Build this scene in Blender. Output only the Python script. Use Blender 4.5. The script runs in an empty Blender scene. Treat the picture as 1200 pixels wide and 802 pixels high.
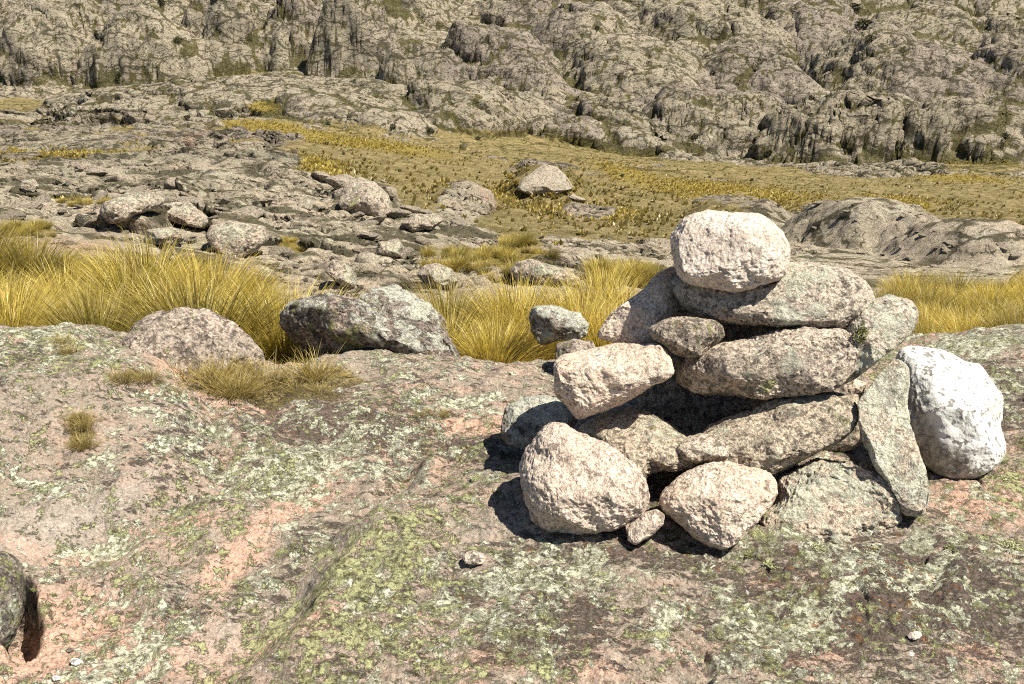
import bpy, math, random
import numpy as np

random.seed(7)
RNG = np.random.default_rng(11)
SC = bpy.context.scene
COL = SC.collection
PI = math.pi
D2R = math.radians

# ------------------------------------------------------------------ camera geometry
CAMZ = 1.25                       # eye height above the reference ground level
F = 942.0                         # focal length in photograph pixels (1200 wide)
PITCH = D2R(16.0)
CP, SP = math.cos(PITCH), math.sin(PITCH)

def z_at(y, Y):                   # height relative to the eye on plane Y for a picture row
    return Y * math.tan(math.atan((401.0 - y) / F) - PITCH)

def unproj(x, y, Y):
    z = z_at(y, Y)
    d = Y * CP - z * SP
    return np.array([(x - 600.0) / F * d, Y, z + CAMZ])

# ------------------------------------------------------------------ numpy noise
def _h(ix, iy, iz, seed):
    h = (ix.astype(np.int64).astype(np.uint32) * np.uint32(374761393)) ^ (iy.astype(np.int64).astype(np.uint32) * np.uint32(668265263))
    h = h ^ (iz.astype(np.int64).astype(np.uint32) * np.uint32(2246822519)) ^ np.uint32((seed * 3266489917 + 12345) & 0xffffffff)
    h = (h ^ (h >> np.uint32(15))) * np.uint32(2246822519)
    h = (h ^ (h >> np.uint32(13))) * np.uint32(3266489917)
    return h ^ (h >> np.uint32(16))

def _f(h):
    return (h & np.uint32(0xffffff)).astype(np.float32) / np.float32(16777216.0)

def vnoise(x, y, z=None, seed=0):                     # smooth value noise, -1..1
    x = np.asarray(x, np.float32); y = np.asarray(y, np.float32)
    z0 = z is None
    if z0: z = np.zeros_like(x)
    xi, yi, zi = np.floor(x), np.floor(y), np.floor(z)
    fx, fy, fz = x - xi, y - yi, z - zi
    fx = fx * fx * fx * (fx * (fx * 6 - 15) + 10); fy = fy * fy * fy * (fy * (fy * 6 - 15) + 10); fz = fz * fz * (3 - 2 * fz)
    def c(a, b, d): return _f(_h(xi + a, yi + b, zi + d, seed))
    def plane(d):
        a = c(0, 0, d); b = c(1, 0, d); e = c(0, 1, d); g = c(1, 1, d)
        a = a + (b - a) * fx; e = e + (g - e) * fx
        return a + (e - a) * fy
    p = plane(0)
    if not z0: p = p + (plane(1) - p) * fz
    return p * 2 - 1

def fbm(x, y, z=None, oct=4, seed=0, gain=0.5):
    s = 0; a = 1.0; t = 0; f = 1.0
    for k in range(oct):
        ca, sa = math.cos(0.7 * k + .3), math.sin(0.7 * k + .3)
        xr, yr = x * ca - y * sa, x * sa + y * ca
        s = s + a * vnoise(xr * f + 17.3 * k, yr * f - 9.1 * k, None if z is None else z * f + 4.7 * k, seed + k)
        t += a; a *= gain; f *= 2.03
    return s / t * 1.6

def worley2(x, y, seed=0):
    xi, yi = np.floor(x), np.floor(y)
    f1 = np.full(x.shape, 9, np.float32); f2 = f1.copy()
    r = np.zeros(x.shape, np.float32); r2 = r.copy(); dx1 = r.copy(); dy1 = r.copy()
    z = np.zeros_like(xi)
    for a in (-1, 0, 1):
        for b in (-1, 0, 1):
            h = _h(xi + a, yi + b, z, seed)
            px = _f(h); h2 = h * np.uint32(747796405) + np.uint32(2891336453); h2 = h2 ^ (h2 >> np.uint32(14))
            py = _f(h2)
            dx = x - (xi + a + .1 + .8 * px); dy = y - (yi + b + .1 + .8 * py)
            d = np.sqrt(dx * dx + dy * dy)
            h3 = h2 * np.uint32(277803737); h3 = h3 ^ (h3 >> np.uint32(12)); rr = _f(h3)
            h4 = h3 * np.uint32(2654435761); h4 = h4 ^ (h4 >> np.uint32(15)); rr2 = _f(h4)
            m = d < f1
            f2 = np.where(m, f1, np.minimum(f2, d))
            r = np.where(m, rr, r); r2 = np.where(m, rr2, r2); dx1 = np.where(m, dx, dx1); dy1 = np.where(m, dy, dy1)
            f1 = np.where(m, d, f1)
    return f1, f2, r, r2, dx1, dy1

def sstep(a, b, x):
    t = np.clip((x - a) / (b - a), 0, 1)
    return t * t * (3 - 2 * t)

# ------------------------------------------------------------------ object helpers
def tag(o, label=None, cat=None, group=None, kind=None):
    if label: o['label'] = label
    if cat: o['category'] = cat
    if group: o['group'] = group
    if kind: o['kind'] = kind
    return o

def mesh_np(name, V, Fc, smooth=True, attrs=None):
    """V (n,3); Fc (m,k) array of equal polygons"""
    me = bpy.data.meshes.new(name)
    n, (m, k) = len(V), Fc.shape
    me.vertices.add(n); me.vertices.foreach_set('co', np.ascontiguousarray(V, np.float32).ravel())
    me.loops.add(m * k); me.loops.foreach_set('vertex_index', np.ascontiguousarray(Fc, np.int32).ravel())
    me.polygons.add(m); me.polygons.foreach_set('loop_start', np.arange(0, m * k, k, dtype=np.int32))
    me.polygons.foreach_set('use_smooth', np.full(m, smooth, bool))
    for nm, (typ, arr) in (attrs or {}).items():
        a = me.attributes.new(nm, typ, 'POINT')
        a.data.foreach_set('color' if typ == 'FLOAT_COLOR' else 'value', np.ascontiguousarray(arr, np.float32).ravel())
    me.update(calc_edges=True); me.validate()
    return me

def link(name, me, mat=None, parent=None, loc=(0, 0, 0), rot=(0, 0, 0), scale=(1, 1, 1)):
    o = bpy.data.objects.new(name, me); COL.objects.link(o)
    o.location = loc; o.rotation_euler = rot; o.scale = scale
    if mat and me is not None and not me.materials: me.materials.append(mat)
    if parent: o.parent = parent
    return o

# ------------------------------------------------------------------ node helper
class NB:
    def __init__(s, name):
        s.m = bpy.data.materials.new(name); s.m.use_nodes = True
        s.t = s.m.node_tree; s.t.nodes.clear()
    def n(s, typ, ins=None, **props):
        nd = s.t.nodes.new(typ)
        for k, v in props.items(): setattr(nd, k, v)
        for k, v in (ins or {}).items():
            sk = nd.inputs[k]
            if isinstance(v, bpy.types.NodeSocket): s.t.links.new(v, sk)
            else: sk.default_value = v
        return nd
    def math(s, op, a, b=0.0, clamp=False):
        return s.n('ShaderNodeMath', {0: a, 1: b}, operation=op, use_clamp=clamp).outputs[0]
    def noise(s, co, scale, detail=5, rough=.55, dist=0.0, w=0.0):
        return s.n('ShaderNodeTexNoise', {'Vector': co, 'W': w, 'Scale': scale, 'Detail': detail, 'Roughness': rough, 'Distortion': dist}, noise_dimensions='4D').outputs[0]
    def vor(s, co, scale, feature='F1', out='Distance', rnd=1.0):
        return s.n('ShaderNodeTexVoronoi', {'Vector': co, 'Scale': scale, 'Randomness': rnd}, feature=feature).outputs[out]
    def step(s, v, a, b, lo=0.0, hi=1.0):
        return s.n('ShaderNodeMapRange', {0: v, 1: a, 2: b, 3: lo, 4: hi}, interpolation_type='SMOOTHSTEP').outputs[0]
    def mix(s, fac, a, b, blend='MIX'):
        nd = s.n('ShaderNodeMix', data_type='RGBA', blend_type=blend)
        for i, v in ((0, fac), (6, a), (7, b)):
            if isinstance(v, bpy.types.NodeSocket): s.t.links.new(v, nd.inputs[i])
            else: nd.inputs[i].default_value = v if i == 0 else (*v, 1.0) if len(v) == 3 else v
        return nd.outputs[2]
    def bump(s, h, dist, strength=1.0, normal=None):
        ins = {'Height': h, 'Distance': dist, 'Strength': strength}
        if normal: ins['Normal'] = normal
        return s.n('ShaderNodeBump', ins).outputs[0]
    def attr(s, name, out='Fac'):
        return s.n('ShaderNodeAttribute', attribute_name=name).outputs[out]
    def rgb(s, sock):
        return s.n('ShaderNodeSeparateColor', {0: sock}).outputs
    def finish(s, col, normal=None, rough=.9, spec=.2):
        ins = {'Base Color': col, 'Roughness': rough, 'Specular IOR Level': spec}
        if normal: ins['Normal'] = normal
        b = s.n('ShaderNodeBsdfPrincipled', ins)
        s.n('ShaderNodeOutputMaterial', {0: b.outputs[0]})
        return s.m

# ------------------------------------------------------------------ materials
def mat_stone(name, c1, c2, grain=.45, dark=.5, pale=.4, yg=.3, orange=.2, seed=0., k=1.0, bump=.012,
              pale_col=(.50, .52, .42), dark_col=(.055, .048, .042), attr=None, streak=0.):
    """weathered granite with crystals, dark crust and lichens.  k scales the texture sizes (1 = hand-sized stones)."""
    b = NB(name)
    co = b.n('ShaderNodeTexCoord').outputs['Object']
    if streak:
        co2 = b.n('ShaderNodeMapping', {'Vector': co, 'Rotation': (0, D2R(55), 0), 'Scale': (1, 1, .35)}).outputs[0]
    else: co2 = co
    big = b.noise(co, 5 * k, 5, .6, .4, seed)
    med = b.noise(co2, 26 * k, 6, .68, .3, seed + 3)
    fine = b.noise(co, 150 * k, 3, .6, 0, seed + 5)
    cryst = b.vor(co2, 130 * k, 'F1', 'Color')
    cr = b.rgb(cryst)[0]
    col = b.mix(b.step(big, .36, .62), c1, c2)
    g = b.math('ADD', b.math('MULTIPLY', cr, grain * .9), b.math('MULTIPLY', b.step(fine, .3, .7), grain))
    g = b.math('ADD', g, 1 - grain * .95)
    gc = b.n('ShaderNodeCombineColor', {0: g, 1: g, 2: g}).outputs[0]
    col = b.mix(1.0, col, gc, 'MULTIPLY')
    pep = b.step(b.noise(co2, 105 * k, 4, .6, .2, seed + 7), .60 - .10 * dark, .66 - .10 * dark)
    col = b.mix(b.math('MULTIPLY', pep, .30 + .45 * dark), col, tuple(1.3 * c for c in dark_col))
    dk = b.step(b.noise(co2, 34 * k, 7, .72, .2, seed + 9), .63 - .2 * dark, .70 - .2 * dark)
    col = b.mix(b.math('MULTIPLY', dk, min(1, .35 + dark * .6)), col, dark_col)
    lf = b.noise(co, 17 * k, 8, .68, .5, seed + 13)
    reg = b.noise(co, 3.6 * k, 3, .5, 0, seed + 17)
    lv = b.math('ADD', b.math('MULTIPLY', lf, .7), b.math('MULTIPLY', reg, .5))
    pl = b.step(lv, .70 - .22 * pale, .735 - .22 * pale)
    col = b.mix(b.math('MULTIPLY', pl, .85), col, b.mix(b.step(fine, .3, .7), tuple(c * .72 for c in pale_col), pale_col))
    yf = b.noise(co, 24 * k, 7, .7, .4, seed + 23)
    yr = b.noise(co, 3.1 * k, 3, .5, 0, seed + 29)
    yv = b.math('ADD', b.math('MULTIPLY', yf, .7), b.math('MULTIPLY', yr, .5))
    yl = b.step(yv, .72 - .22 * yg, .75 - .22 * yg)
    col = b.mix(b.math('MULTIPLY', yl, .8), col, b.mix(b.step(fine, .35, .65), (.16, .17, .06), (.36, .36, .16)))
    if orange:
        of = b.step(b.noise(co, 42 * k, 5, .6, .3, seed + 31), .70 - .1 * orange, .74 - .1 * orange)
        col = b.mix(b.math('MULTIPLY', of, .75), col, (.34, .15, .05))
    hgt = b.math('ADD', b.math('MULTIPLY', med, .9), b.math('MULTIPLY', fine, .22))
    hgt = b.math('ADD', hgt, b.math('MULTIPLY', b.math('ADD', pl, yl), .12))
    hgt = b.math('ADD', hgt, b.math('MULTIPLY', cr, .10))
    hgt = b.math('SUBTRACT', hgt, b.math('MULTIPLY', b.math('ADD', dk, b.math('MULTIPLY', pep, .6)), .16))
    nm = b.bump(hgt, bump / k)
    return b.finish(col, nm, .88, .25)

def mat_ground():
    b = NB('near_rock_slab')
    co = b.n('ShaderNodeNewGeometry').outputs['Position']
    zA = b.rgb(b.attr('zone_a', 'Color')); zB = b.rgb(b.attr('zone_b', 'Color'))
    pink_z, yg_z, pale_z = zA[0], zA[1], zA[2]
    dark_z, grey_z, soil_z = zB[0], zB[1], zB[2]
    def lin(*terms):
        acc = None
        for v, k in terms:
            t = b.math('MULTIPLY', v, k); acc = t if acc is None else b.math('ADD', acc, t)
        return acc
    st = b.n('ShaderNodeMapping', {'Vector': co, 'Rotation': (0, 0, D2R(-28)), 'Scale': (.55, 1.5, 1)}).outputs[0]
    big = b.noise(co, 2.2, 6, .62, .5, 1.0)
    med = b.noise(st, 13, 7, .7, .4, 2.0)
    sml = b.noise(st, 36, 6, .68, .4, 2.5)
    fine = b.noise(co, 95, 4, .65, 0, 3.0)
    vfine = b.rgb(b.vor(co, 150, 'F1', 'Color'))[0]
    reg = b.noise(co, 2.0, 3, .5, .3, 12.0)
    # bare rock: grey brown, pinker where freshly worn
    pk = lin((pink_z, .27), (big, .5), (med, .5))
    col = b.mix(b.step(pk, .46, .70), (.345, .282, .225), (.58, .375, .28))
    col = b.mix(b.math('MULTIPLY', grey_z, .75), col, (.43, .37, .32))
    g = lin((vfine, .30), (b.step(fine, .3, .7), .40)); g = b.math('ADD', g, .66)
    col = b.mix(1.0, col, b.n('ShaderNodeCombineColor', {0: g, 1: g, 2: g}).outputs[0], 'MULTIPLY')
    # pale worn crystals and dark mineral flecks
    salt = b.step(sml, .555, .63)
    col = b.mix(b.math('MULTIPLY', salt, .5), col, (.58, .51, .43))
    # dark weathering crust, in ragged patches along the grain of the rock
    dk = b.noise(st, 24, 8, .76, .4, 7.0)
    dv = lin((dk, .85), (reg, .18), (dark_z, .135), (pink_z, -.05), (grey_z, -.08))
    dm = b.step(dv, .545, .605)
    col = b.mix(b.math('MULTIPLY', dm, .86), col, b.mix(b.step(fine, .4, .6), (.050, .038, .032), (.135, .10, .085)))
    # pale green crust lichen
    lf = b.noise(co, 12, 10, .74, .6, 11.0)
    hf = b.noise(co, 58, 5, .66, .3, 15.0)
    lv = lin((lf, .80), (reg, .22), (hf, .22), (pale_z, .105), (grey_z, -.07), (dark_z, .012))
    lm = b.step(lv, .655, .674)
    ptone = b.mix(b.step(b.noise(co, 30, 4, .6, 0, 14.0), .38, .62), (.50, .50, .35), (.66, .66, .52))
    ptone = b.mix(b.step(hf, .40, .52), (.19, .18, .115), ptone)
    col = b.mix(b.math('MULTIPLY', lm, .92), col, ptone)
    # yellow green leafy lichen
    yf = b.noise(co, 19, 9, .74, .5, 21.0)
    yr = b.noise(co, 1.6, 3, .5, 0, 22.0)
    hy = b.noise(co, 50, 5, .66, .3, 25.0)
    yv = lin((yf, .80), (yr, .22), (hy, .24), (yg_z, .082), (reg, -.02))
    ym = b.step(yv, .655, .69)
    col = b.mix(b.math('MULTIPLY', ym, .9), col, b.mix(b.step(hy, .40, .55), (.11, .10, .04), (.41, .415, .21)))
    # rust specks and white spots
    of = lin((b.noise(co, 30, 6, .68, .4, 31.0), 1.0), (dark_z, .08))
    om = b.step(of, .645, .69)
    col = b.mix(b.math('MULTIPLY', om, .8), col, b.mix(b.step(fine, .4, .6), (.20, .09, .04), (.36, .18, .075)))
    ws = b.step(b.noise(co, 44, 4, .55, 0, 41.0), .67, .70)
    col = b.mix(b.math('MULTIPLY', ws, .85), col, (.70, .68, .62))
    # soil and straw in hollows
    sm = b.step(b.math('ADD', soil_z, b.math('MULTIPLY', b.math('SUBTRACT', med, .5), .8)), .45, .6)
    col = b.mix(sm, col, b.mix(b.step(fine, .35, .65), (.11, .085, .045), (.32, .25, .11)))
    h = lin((med, 1.0), (sml, .55), (fine, .26), (lm, .20), (ym, .34), (dm, -.26), (hf, .16), (hy, .12), (vfine, .03))
    return b.finish(col, b.bump(h, .032), .9, .2)

def mat_terrain():
    b = NB('mountain_rock_and_turf')
    co = b.n('ShaderNodeNewGeometry').outputs['Position']
    zc = b.rgb(b.attr('cover', 'Color'))      # r grass, g golden, b crevice growth and painted crease shade
    zd = b.rgb(b.attr('cover_b', 'Color'))    # r pink path, g purple grey rock, b near (1) to far (0)
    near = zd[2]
    n1 = b.noise(co, .09, 8, .66, .4, 1.0)
    n2 = b.noise(co, .55, 9, .7, .4, 2.0)
    n3 = b.noise(co, 2.6, 9, .72, .3, 3.0)
    n4 = b.noise(co, 11., 7, .72, .3, 4.0)
    pt = b.math('ADD', b.math('MULTIPLY', n1, .5), b.math('MULTIPLY', n3, .5))
    col = b.mix(b.step(pt, .38, .6), (.35, .302, .222), (.47, .388, .295))
    col = b.mix(b.step(b.math('ADD', b.math('MULTIPLY', n2, .6), b.math('MULTIPLY', n4, .4)), .5, .62), col, (.46, .44, .318))
    col = b.mix(b.math('MULTIPLY', b.step(b.math('ADD', zd[1], b.math('MULTIPLY', b.math('SUBTRACT', n2, .5), 1.2)), .45, .8), .7), col, (.33, .272, .230))
    # dark streaks and crust
    dkv = b.math('ADD', b.math('MULTIPLY', n3, .5), b.math('ADD', b.math('MULTIPLY', n2, .25), b.math('MULTIPLY', n4, .25)))
    col = b.mix(b.math('MULTIPLY', b.step(dkv, .56, .64), .6), col, (.09, .08, .058))
    pkv = b.math('ADD', b.math('MULTIPLY', b.noise(co, 1.3, 6, .65, .3, 6.0), 1.0), b.math('MULTIPLY', zd[0], .45))
    col = b.mix(b.math('MULTIPLY', b.step(pkv, .60, .72), .7), col, (.46, .315, .245))
    sm_ = b.n('ShaderNodeTexNoise', {'Vector': co, 'Scale': .035, 'Detail': 4, 'Roughness': .6}).outputs['Color']
    sm_ = b.n('ShaderNodeVectorMath', {0: sm_, 1: (34., 34., 34.), 2: co}, operation='MULTIPLY_ADD').outputs[0]
    sm_ = b.n('ShaderNodeMapping', {'Vector': sm_, 'Rotation': (0, D2R(20), D2R(-25)), 'Scale': (.10, .6, 1.0)}).outputs[0]
    strk = b.noise(sm_, .75, 6, .66, .2, 9.0)
    col = b.mix(b.math('MULTIPLY', b.step(strk, .53, .60), b.math('SUBTRACT', .55, b.math('MULTIPLY', near, .35))), col, (.12, .105, .075))
    col = b.mix(b.math('MULTIPLY', b.step(strk, .46, .40), .35), col, (.52, .48, .38))
    # joints: broken thin cracks at three spacings, moss and crack shade painted as one dark colour
    wv = b.n('ShaderNodeTexNoise', {'Vector': co, 'Scale': .11, 'Detail': 6, 'Roughness': .62}).outputs['Color']
    wv = b.n('ShaderNodeVectorMath', {0: wv, 1: (.5, .5, .5)}, operation='SUBTRACT').outputs[0]
    wc = b.n('ShaderNodeVectorMath', {0: wv, 1: (9., 9., 9.), 2: co}, operation='MULTIPLY_ADD').outputs[0]
    wc = b.n('ShaderNodeMapping', {'Vector': wc, 'Rotation': (D2R(20), D2R(25), D2R(30)), 'Scale': (.55, 1, 1.5)}).outputs[0]
    crk = None
    for sc_, wd_, lo_ in ((.10, .050, .41), (.36, .060, .44), (1.5, .06, .50)):
        e_ = b.step(b.vor(wc, sc_, 'DISTANCE_TO_EDGE'), wd_ * .25, wd_, 1, 0)
        e_ = b.math('MULTIPLY', e_, b.step(b.noise(co, sc_ * 1.7, 4, .6, 0, 50 + sc_), lo_, lo_ + .08))
        crk = e_ if crk is None else b.math('MAXIMUM', crk, e_)
    col = b.mix(b.math('MULTIPLY', crk, .85), col, (.060, .055, .028))
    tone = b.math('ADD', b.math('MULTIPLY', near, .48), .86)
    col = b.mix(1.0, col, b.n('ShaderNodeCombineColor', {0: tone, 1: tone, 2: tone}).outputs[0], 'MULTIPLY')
    g = b.math('ADD', b.math('MULTIPLY', b.step(n4, .3, .7), .6), .70)
    col = b.mix(1.0, col, b.n('ShaderNodeCombineColor', {0: g, 1: g, 2: g}).outputs[0], 'MULTIPLY')
    # grass, dry and green
    gn = b.math('ADD', b.math('MULTIPLY', n2, .5), b.math('MULTIPLY', n3, .5))
    gm = b.step(b.math('ADD', zc[0], b.math('MULTIPLY', b.math('SUBTRACT', gn, .5), 1.6)), .36, .56)
    gr = b.mix(b.step(n2, .4, .6), (.25, .20, .075), (.43, .335, .16))
    gr = b.mix(b.step(b.math('ADD', zc[1], b.math('MULTIPLY', b.math('SUBTRACT', n3, .5), 1.6)), .4, .65), gr, (.37, .28, .07))
    gr = b.mix(b.step(n4, .35, .6), b.mix(.5, gr, (.06, .05, .02)), gr)
    col = b.mix(b.math('MULTIPLY', gm, .93), col, gr)
    vg_shade = b.step(b.math('ADD', b.math('MULTIPLY', zc[2], b.math('SUBTRACT', 1.0, b.math('MULTIPLY', near, .45))), b.math('MULTIPLY', b.math('SUBTRACT', gn, .5), 1.2)), .36, .56)
    col = b.mix(b.math('MULTIPLY', vg_shade, .85), col, b.mix(b.step(n3, .42, .6), (.045, .043, .016), (.15, .13, .042)))  # crevice growth, with the shade of the creases painted into its dark colour
    n5 = b.noise(co, 42., 4, .65, .2, 5.0)
    nm = b.bump(crk, -.5)
    nm = b.bump(n2, .8, 1.0, nm)
    nm = b.bump(strk, 1.1, 1.0, nm)
    nm = b.bump(n3, .32, 1.0, nm)
    nm = b.bump(n4, .075, 1.0, nm)
    nm = b.bump(n5, .016, 1.0, nm)
    return b.finish(col, nm, .93, .1)

def mat_grass(name, root, mid, tip, vary=.35):
    b = NB(name)
    t = b.attr('along')
    rnd = b.n('ShaderNodeNewGeometry').outputs['Random Per Island']
    orn = b.n('ShaderNodeObjectInfo').outputs['Random']
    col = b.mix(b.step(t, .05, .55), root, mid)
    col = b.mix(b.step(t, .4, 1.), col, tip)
    v = b.math('ADD', b.math('MULTIPLY', rnd, 2 * vary), 1 - vary)
    v = b.math('MULTIPLY', v, b.math('ADD', b.math('MULTIPLY', orn, .35), .82))
    col = b.mix(1.0, col, b.n('ShaderNodeCombineColor', {0: v, 1: v, 2: b.math('MULTIPLY', v, .95)}).outputs[0], 'MULTIPLY')
    dead = b.step(b.math('FRACT', b.math('MULTIPLY', rnd, 7.31)), .72, .8)
    col = b.mix(b.math('MULTIPLY', dead, .8), col, (.46, .36, .15))
    d = b.n('ShaderNodeBsdfDiffuse', {0: col}); tr = b.n('ShaderNodeBsdfTranslucent', {0: col})
    gl = b.n('ShaderNodeBsdfGlossy', {0: (.9, .9, .8, 1), 1: .45})
    mx = b.n('ShaderNodeMixShader', {0: .38, 1: d.outputs[0], 2: tr.outputs[0]})
    mx = b.n('ShaderNodeMixShader', {0: .04, 1: mx.outputs[0], 2: gl.outputs[0]})
    b.n('ShaderNodeOutputMaterial', {0: mx.outputs[0]})
    return b.m

def mat_leaf(name, c1, c2):
    b = NB(name)
    rnd = b.n('ShaderNodeNewGeometry').outputs['Random Per Island']
    return b.finish(b.mix(rnd, c1, c2), None, .8, .2)

# ------------------------------------------------------------------ terrain
TXI, TXO = 0.80, 1.5
tx = np.concatenate([np.linspace(-TXO, -TXI, 71)[:-1], np.linspace(-TXI, TXI, 901), np.linspace(TXI, TXO, 71)[1:]]).astype(np.float64)
rows = [0.35]
while rows[-1] < 640:
    Y = rows[-1]
    s = .05 + .40 * float(sstep(150, 260, np.array(Y)))
    step = 1.25 / (F * max(1.25 / Y ** 2, s / Y))
    if Y < 1.4: step *= 4
    if 4.3 < Y < 8: step *= 1.4
    if Y >= 7: step = min(step, .0042 * Y)
    rows.append(Y + step)
rows = np.array(rows)
XS = np.array([0, 150, 300, 450, 600, 750, 900, 1050, 1200], float)

def zl(Y, vals): return (Y, 'z', vals)
def yl(Y, vals): return (Y, 'y', vals)
LINES = [
    #            0     150    300    450    600    750    900   1050   1200
    zl(0.35, [-1.30, -1.30, -1.30, -1.30, -1.30, -1.30, -1.30, -1.30, -1.30]),
    zl(1.50, [-1.27, -1.28, -1.28, -1.26, -1.26, -1.26, -1.25, -1.24, -1.23]),
    zl(2.10, [-1.18, -1.22, -1.24, -1.22, -1.215, -1.215, -1.205, -1.195, -1.17]),
    zl(2.60, [-1.04, -1.09, -1.16, -1.18, -1.19, -1.20, -1.20, -1.18, -1.12]),
    zl(3.40, [-0.89, -0.95, -1.09, -1.12, -1.12, -1.12, -1.10, -1.01, -0.92]),
    zl(3.80, [-0.96, -1.06, -1.22, -1.20, -1.19, -1.19, -1.16, -1.06, -0.98]),
    zl(4.50, [-1.42, -1.46, -1.50, -1.50, -1.50, -1.50, -1.50, -1.48, -1.45]),
    zl(5.50, [-1.42, -1.48, -1.56, -1.58, -1.58, -1.58, -1.58, -1.56, -1.54]),
    zl(6.70, [-1.42, -1.50, -1.58, -1.62, -1.62, -1.62, -1.62, -1.60, -1.58]),
    yl(8.50, [300, 322, 342, 343, 343, 345, 348, 346, 345]),
    yl(13., [262, 276, 292, 305, 312, 322, 328, 332, 332]),
    yl(21., [230, 236, 243, 262, 285, 298, 308, 318, 322]),
    yl(36., [206, 200, 202, 228, 254, 268, 279, 285, 290]),
    yl(62., [192, 184, 182, 206, 232, 243, 252, 256, 260]),
    yl(100., [172, 165, 162, 182, 206, 220, 230, 234, 238]),
    yl(150., [152, 146, 142, 160, 178, 192, 205, 210, 212]),
    yl(200., [131, 106, 90, 95, 132, 172, 193, 188, 182]),
    yl(260., [121, 122, 112, 110, 108, 138, 160, 158, 152]),
    yl(310., [102, 95, 86, 84, 84, 104, 116, 118, 116]),
    yl(380., [40, 35, 18, 20, 44, 56, 62, 66, 68]),
    yl(460., [-40, -45, -60, -50, -10, 2, 8, 12, 14]),
    yl(640., [-190, -190, -200, -190, -160, -150, -140, -130, -120]),
]
KY = np.log(np.array([l[0] for l in LINES]))
KZ = np.zeros((len(LINES), len(tx)))
for i, (Y, kind, vals) in enumerate(LINES):
    zz = np.array([z_at(v, Y) for v in vals]) if kind == 'y' else np.array(vals)
    d = Y * CP - zz * SP
    txs = (XS - 600) / F * d / Y
    v = np.interp(tx, txs, zz)
    ker = np.hanning(91); ker /= ker.sum()
    KZ[i] = np.convolve(np.pad(v, 45, 'edge'), ker, 'valid')

def pchip_rows(ly):
    h = np.diff(KY)[:, None]; dl = np.diff(KZ, axis=0) / h
    m = np.zeros_like(KZ)
    w1 = 2 * h[1:] + h[:-1]; w2 = h[1:] + 2 * h[:-1]
    same = dl[:-1] * dl[1:] > 0
    with np.errstate(divide='ignore', invalid='ignore'):
        hm = (w1 + w2) / (w1 / dl[:-1] + w2 / dl[1:])
    # keep a little overshoot freedom: average the harmonic mean and the plain one
    cen = (dl[:-1] * h[1:] + dl[1:] * h[:-1]) / (h[1:] + h[:-1])
    m[1:-1] = np.where(same, hm, 0.0) * .8 + cen * .2
    m[0] = dl[0]; m[-1] = dl[-1]
    k = np.clip(np.searchsorted(KY, ly, side='right') - 1, 0, len(KY) - 2)
    hh = (KY[k + 1] - KY[k])[:, None]; t = ((ly - KY[k])[:, None]) / hh
    return ((1 + 2 * t) * (1 - t) ** 2 * KZ[k] + t * (1 - t) ** 2 * hh * m[k] + t * t * (3 - 2 * t) * KZ[k + 1] + t * t * (t - 1) * hh * m[k + 1])

H = pchip_rows(np.log(rows))
NR, NC = H.shape
YY = np.repeat(rows[:, None], NC, 1)
XX = YY * tx[None, :]
H0 = H.copy()

def screen(X, Y, Z):            # Z relative to the eye
    d = Y * CP - Z * SP
    return 600 + F * X / d, 401 - F * (Y * SP + Z * CP) / d

PX, PY = screen(XX, YY, H0)

def blob(x, y, rx, ry, soft=1.0, ang=0.0):
    """soft patch of ground round the spot seen at (x, y): a patch in world space"""
    dx, dy = PX - x, PY - y
    ca, sa = math.cos(D2R(ang)), math.sin(D2R(ang))
    u = (dx * ca + dy * sa) / rx; v = (-dx * sa + dy * ca) / ry
    return np.exp(-(u * u + v * v) ** soft)

# ---- cover masks: grass on the meadow, golden grass, purple grey rock, bare path
far = sstep(7.5, 12, YY)
wob = fbm(XX * .05, YY * .05, oct=5, seed=31) * 16 + fbm(XX * .4, YY * .3, oct=4, seed=37) * 7
PYw = PY + wob * np.clip(YY / 60, .15, 1)
PXw = PX + fbm(XX * .06, YY * .04, oct=4, seed=41) * 45
mt = np.interp(PX, [0, 100, 240, 300, 400, 500, 600, 700, 800, 900, 1000, 1100, 1200], [178, 172, 158, 142, 150, 160, 166, 178, 190, 199, 200, 200, 205])
mb = np.interp(PX, [0, 100, 240, 300, 400, 450, 500, 600, 700, 800, 900, 1000, 1100, 1200], [192, 185, 165, 178, 218, 242, 258, 284, 290, 286, 268, 240, 250, 290])
grass = sstep(-5, 6, PYw - mt) * sstep(-8, 10, mb - PYw) * far
grass *= .58 + .42 * sstep(-.45, .1, fbm(XX * .045, YY * .02, oct=4, seed=55))
for (x, y, rx, ry, a, am) in [(1120, 190, 110, 9, 4, .9), (1150, 245, 90, 30, 5, .8), (840, 230, 60, 14, 10, .9), (560, 232, 60, 10, 3, .8),
        (60, 180, 60, 5, 2, .9), (95, 237, 28, 4, 3, .9), (35, 272, 45, 6, 3, 1), (15, 122, 40, 9, 0, 1), (310, 150, 60, 8, 6, .9), (380, 200, 35, 14, 20, .9),
        (575, 300, 75, 13, 4, .85), (610, 290, 35, 4, 2, .9), (730, 320, 60, 14, 0, .6), (640, 150, 25, 4, 0, .9), (345, 290, 22, 10, 30, .6),
        (1040, 240, 55, 7, 5, .9), (1100, 265, 50, 7, 4, .7), (280, 85, 110, 5, -5, .7), (310, 125, 22, 6, 0, .9), (145, 152, 18, 4, 0, .9), (40, 153, 16, 4, 0, .9),
        (1000, 290, 18, 4, 0, .8), (210, 350, 300, 20, 5, .8)]:
    grass = np.maximum(grass, am * blob(x, y, rx, ry, 1.5, a) * far)
rockout = np.zeros_like(grass)
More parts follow.
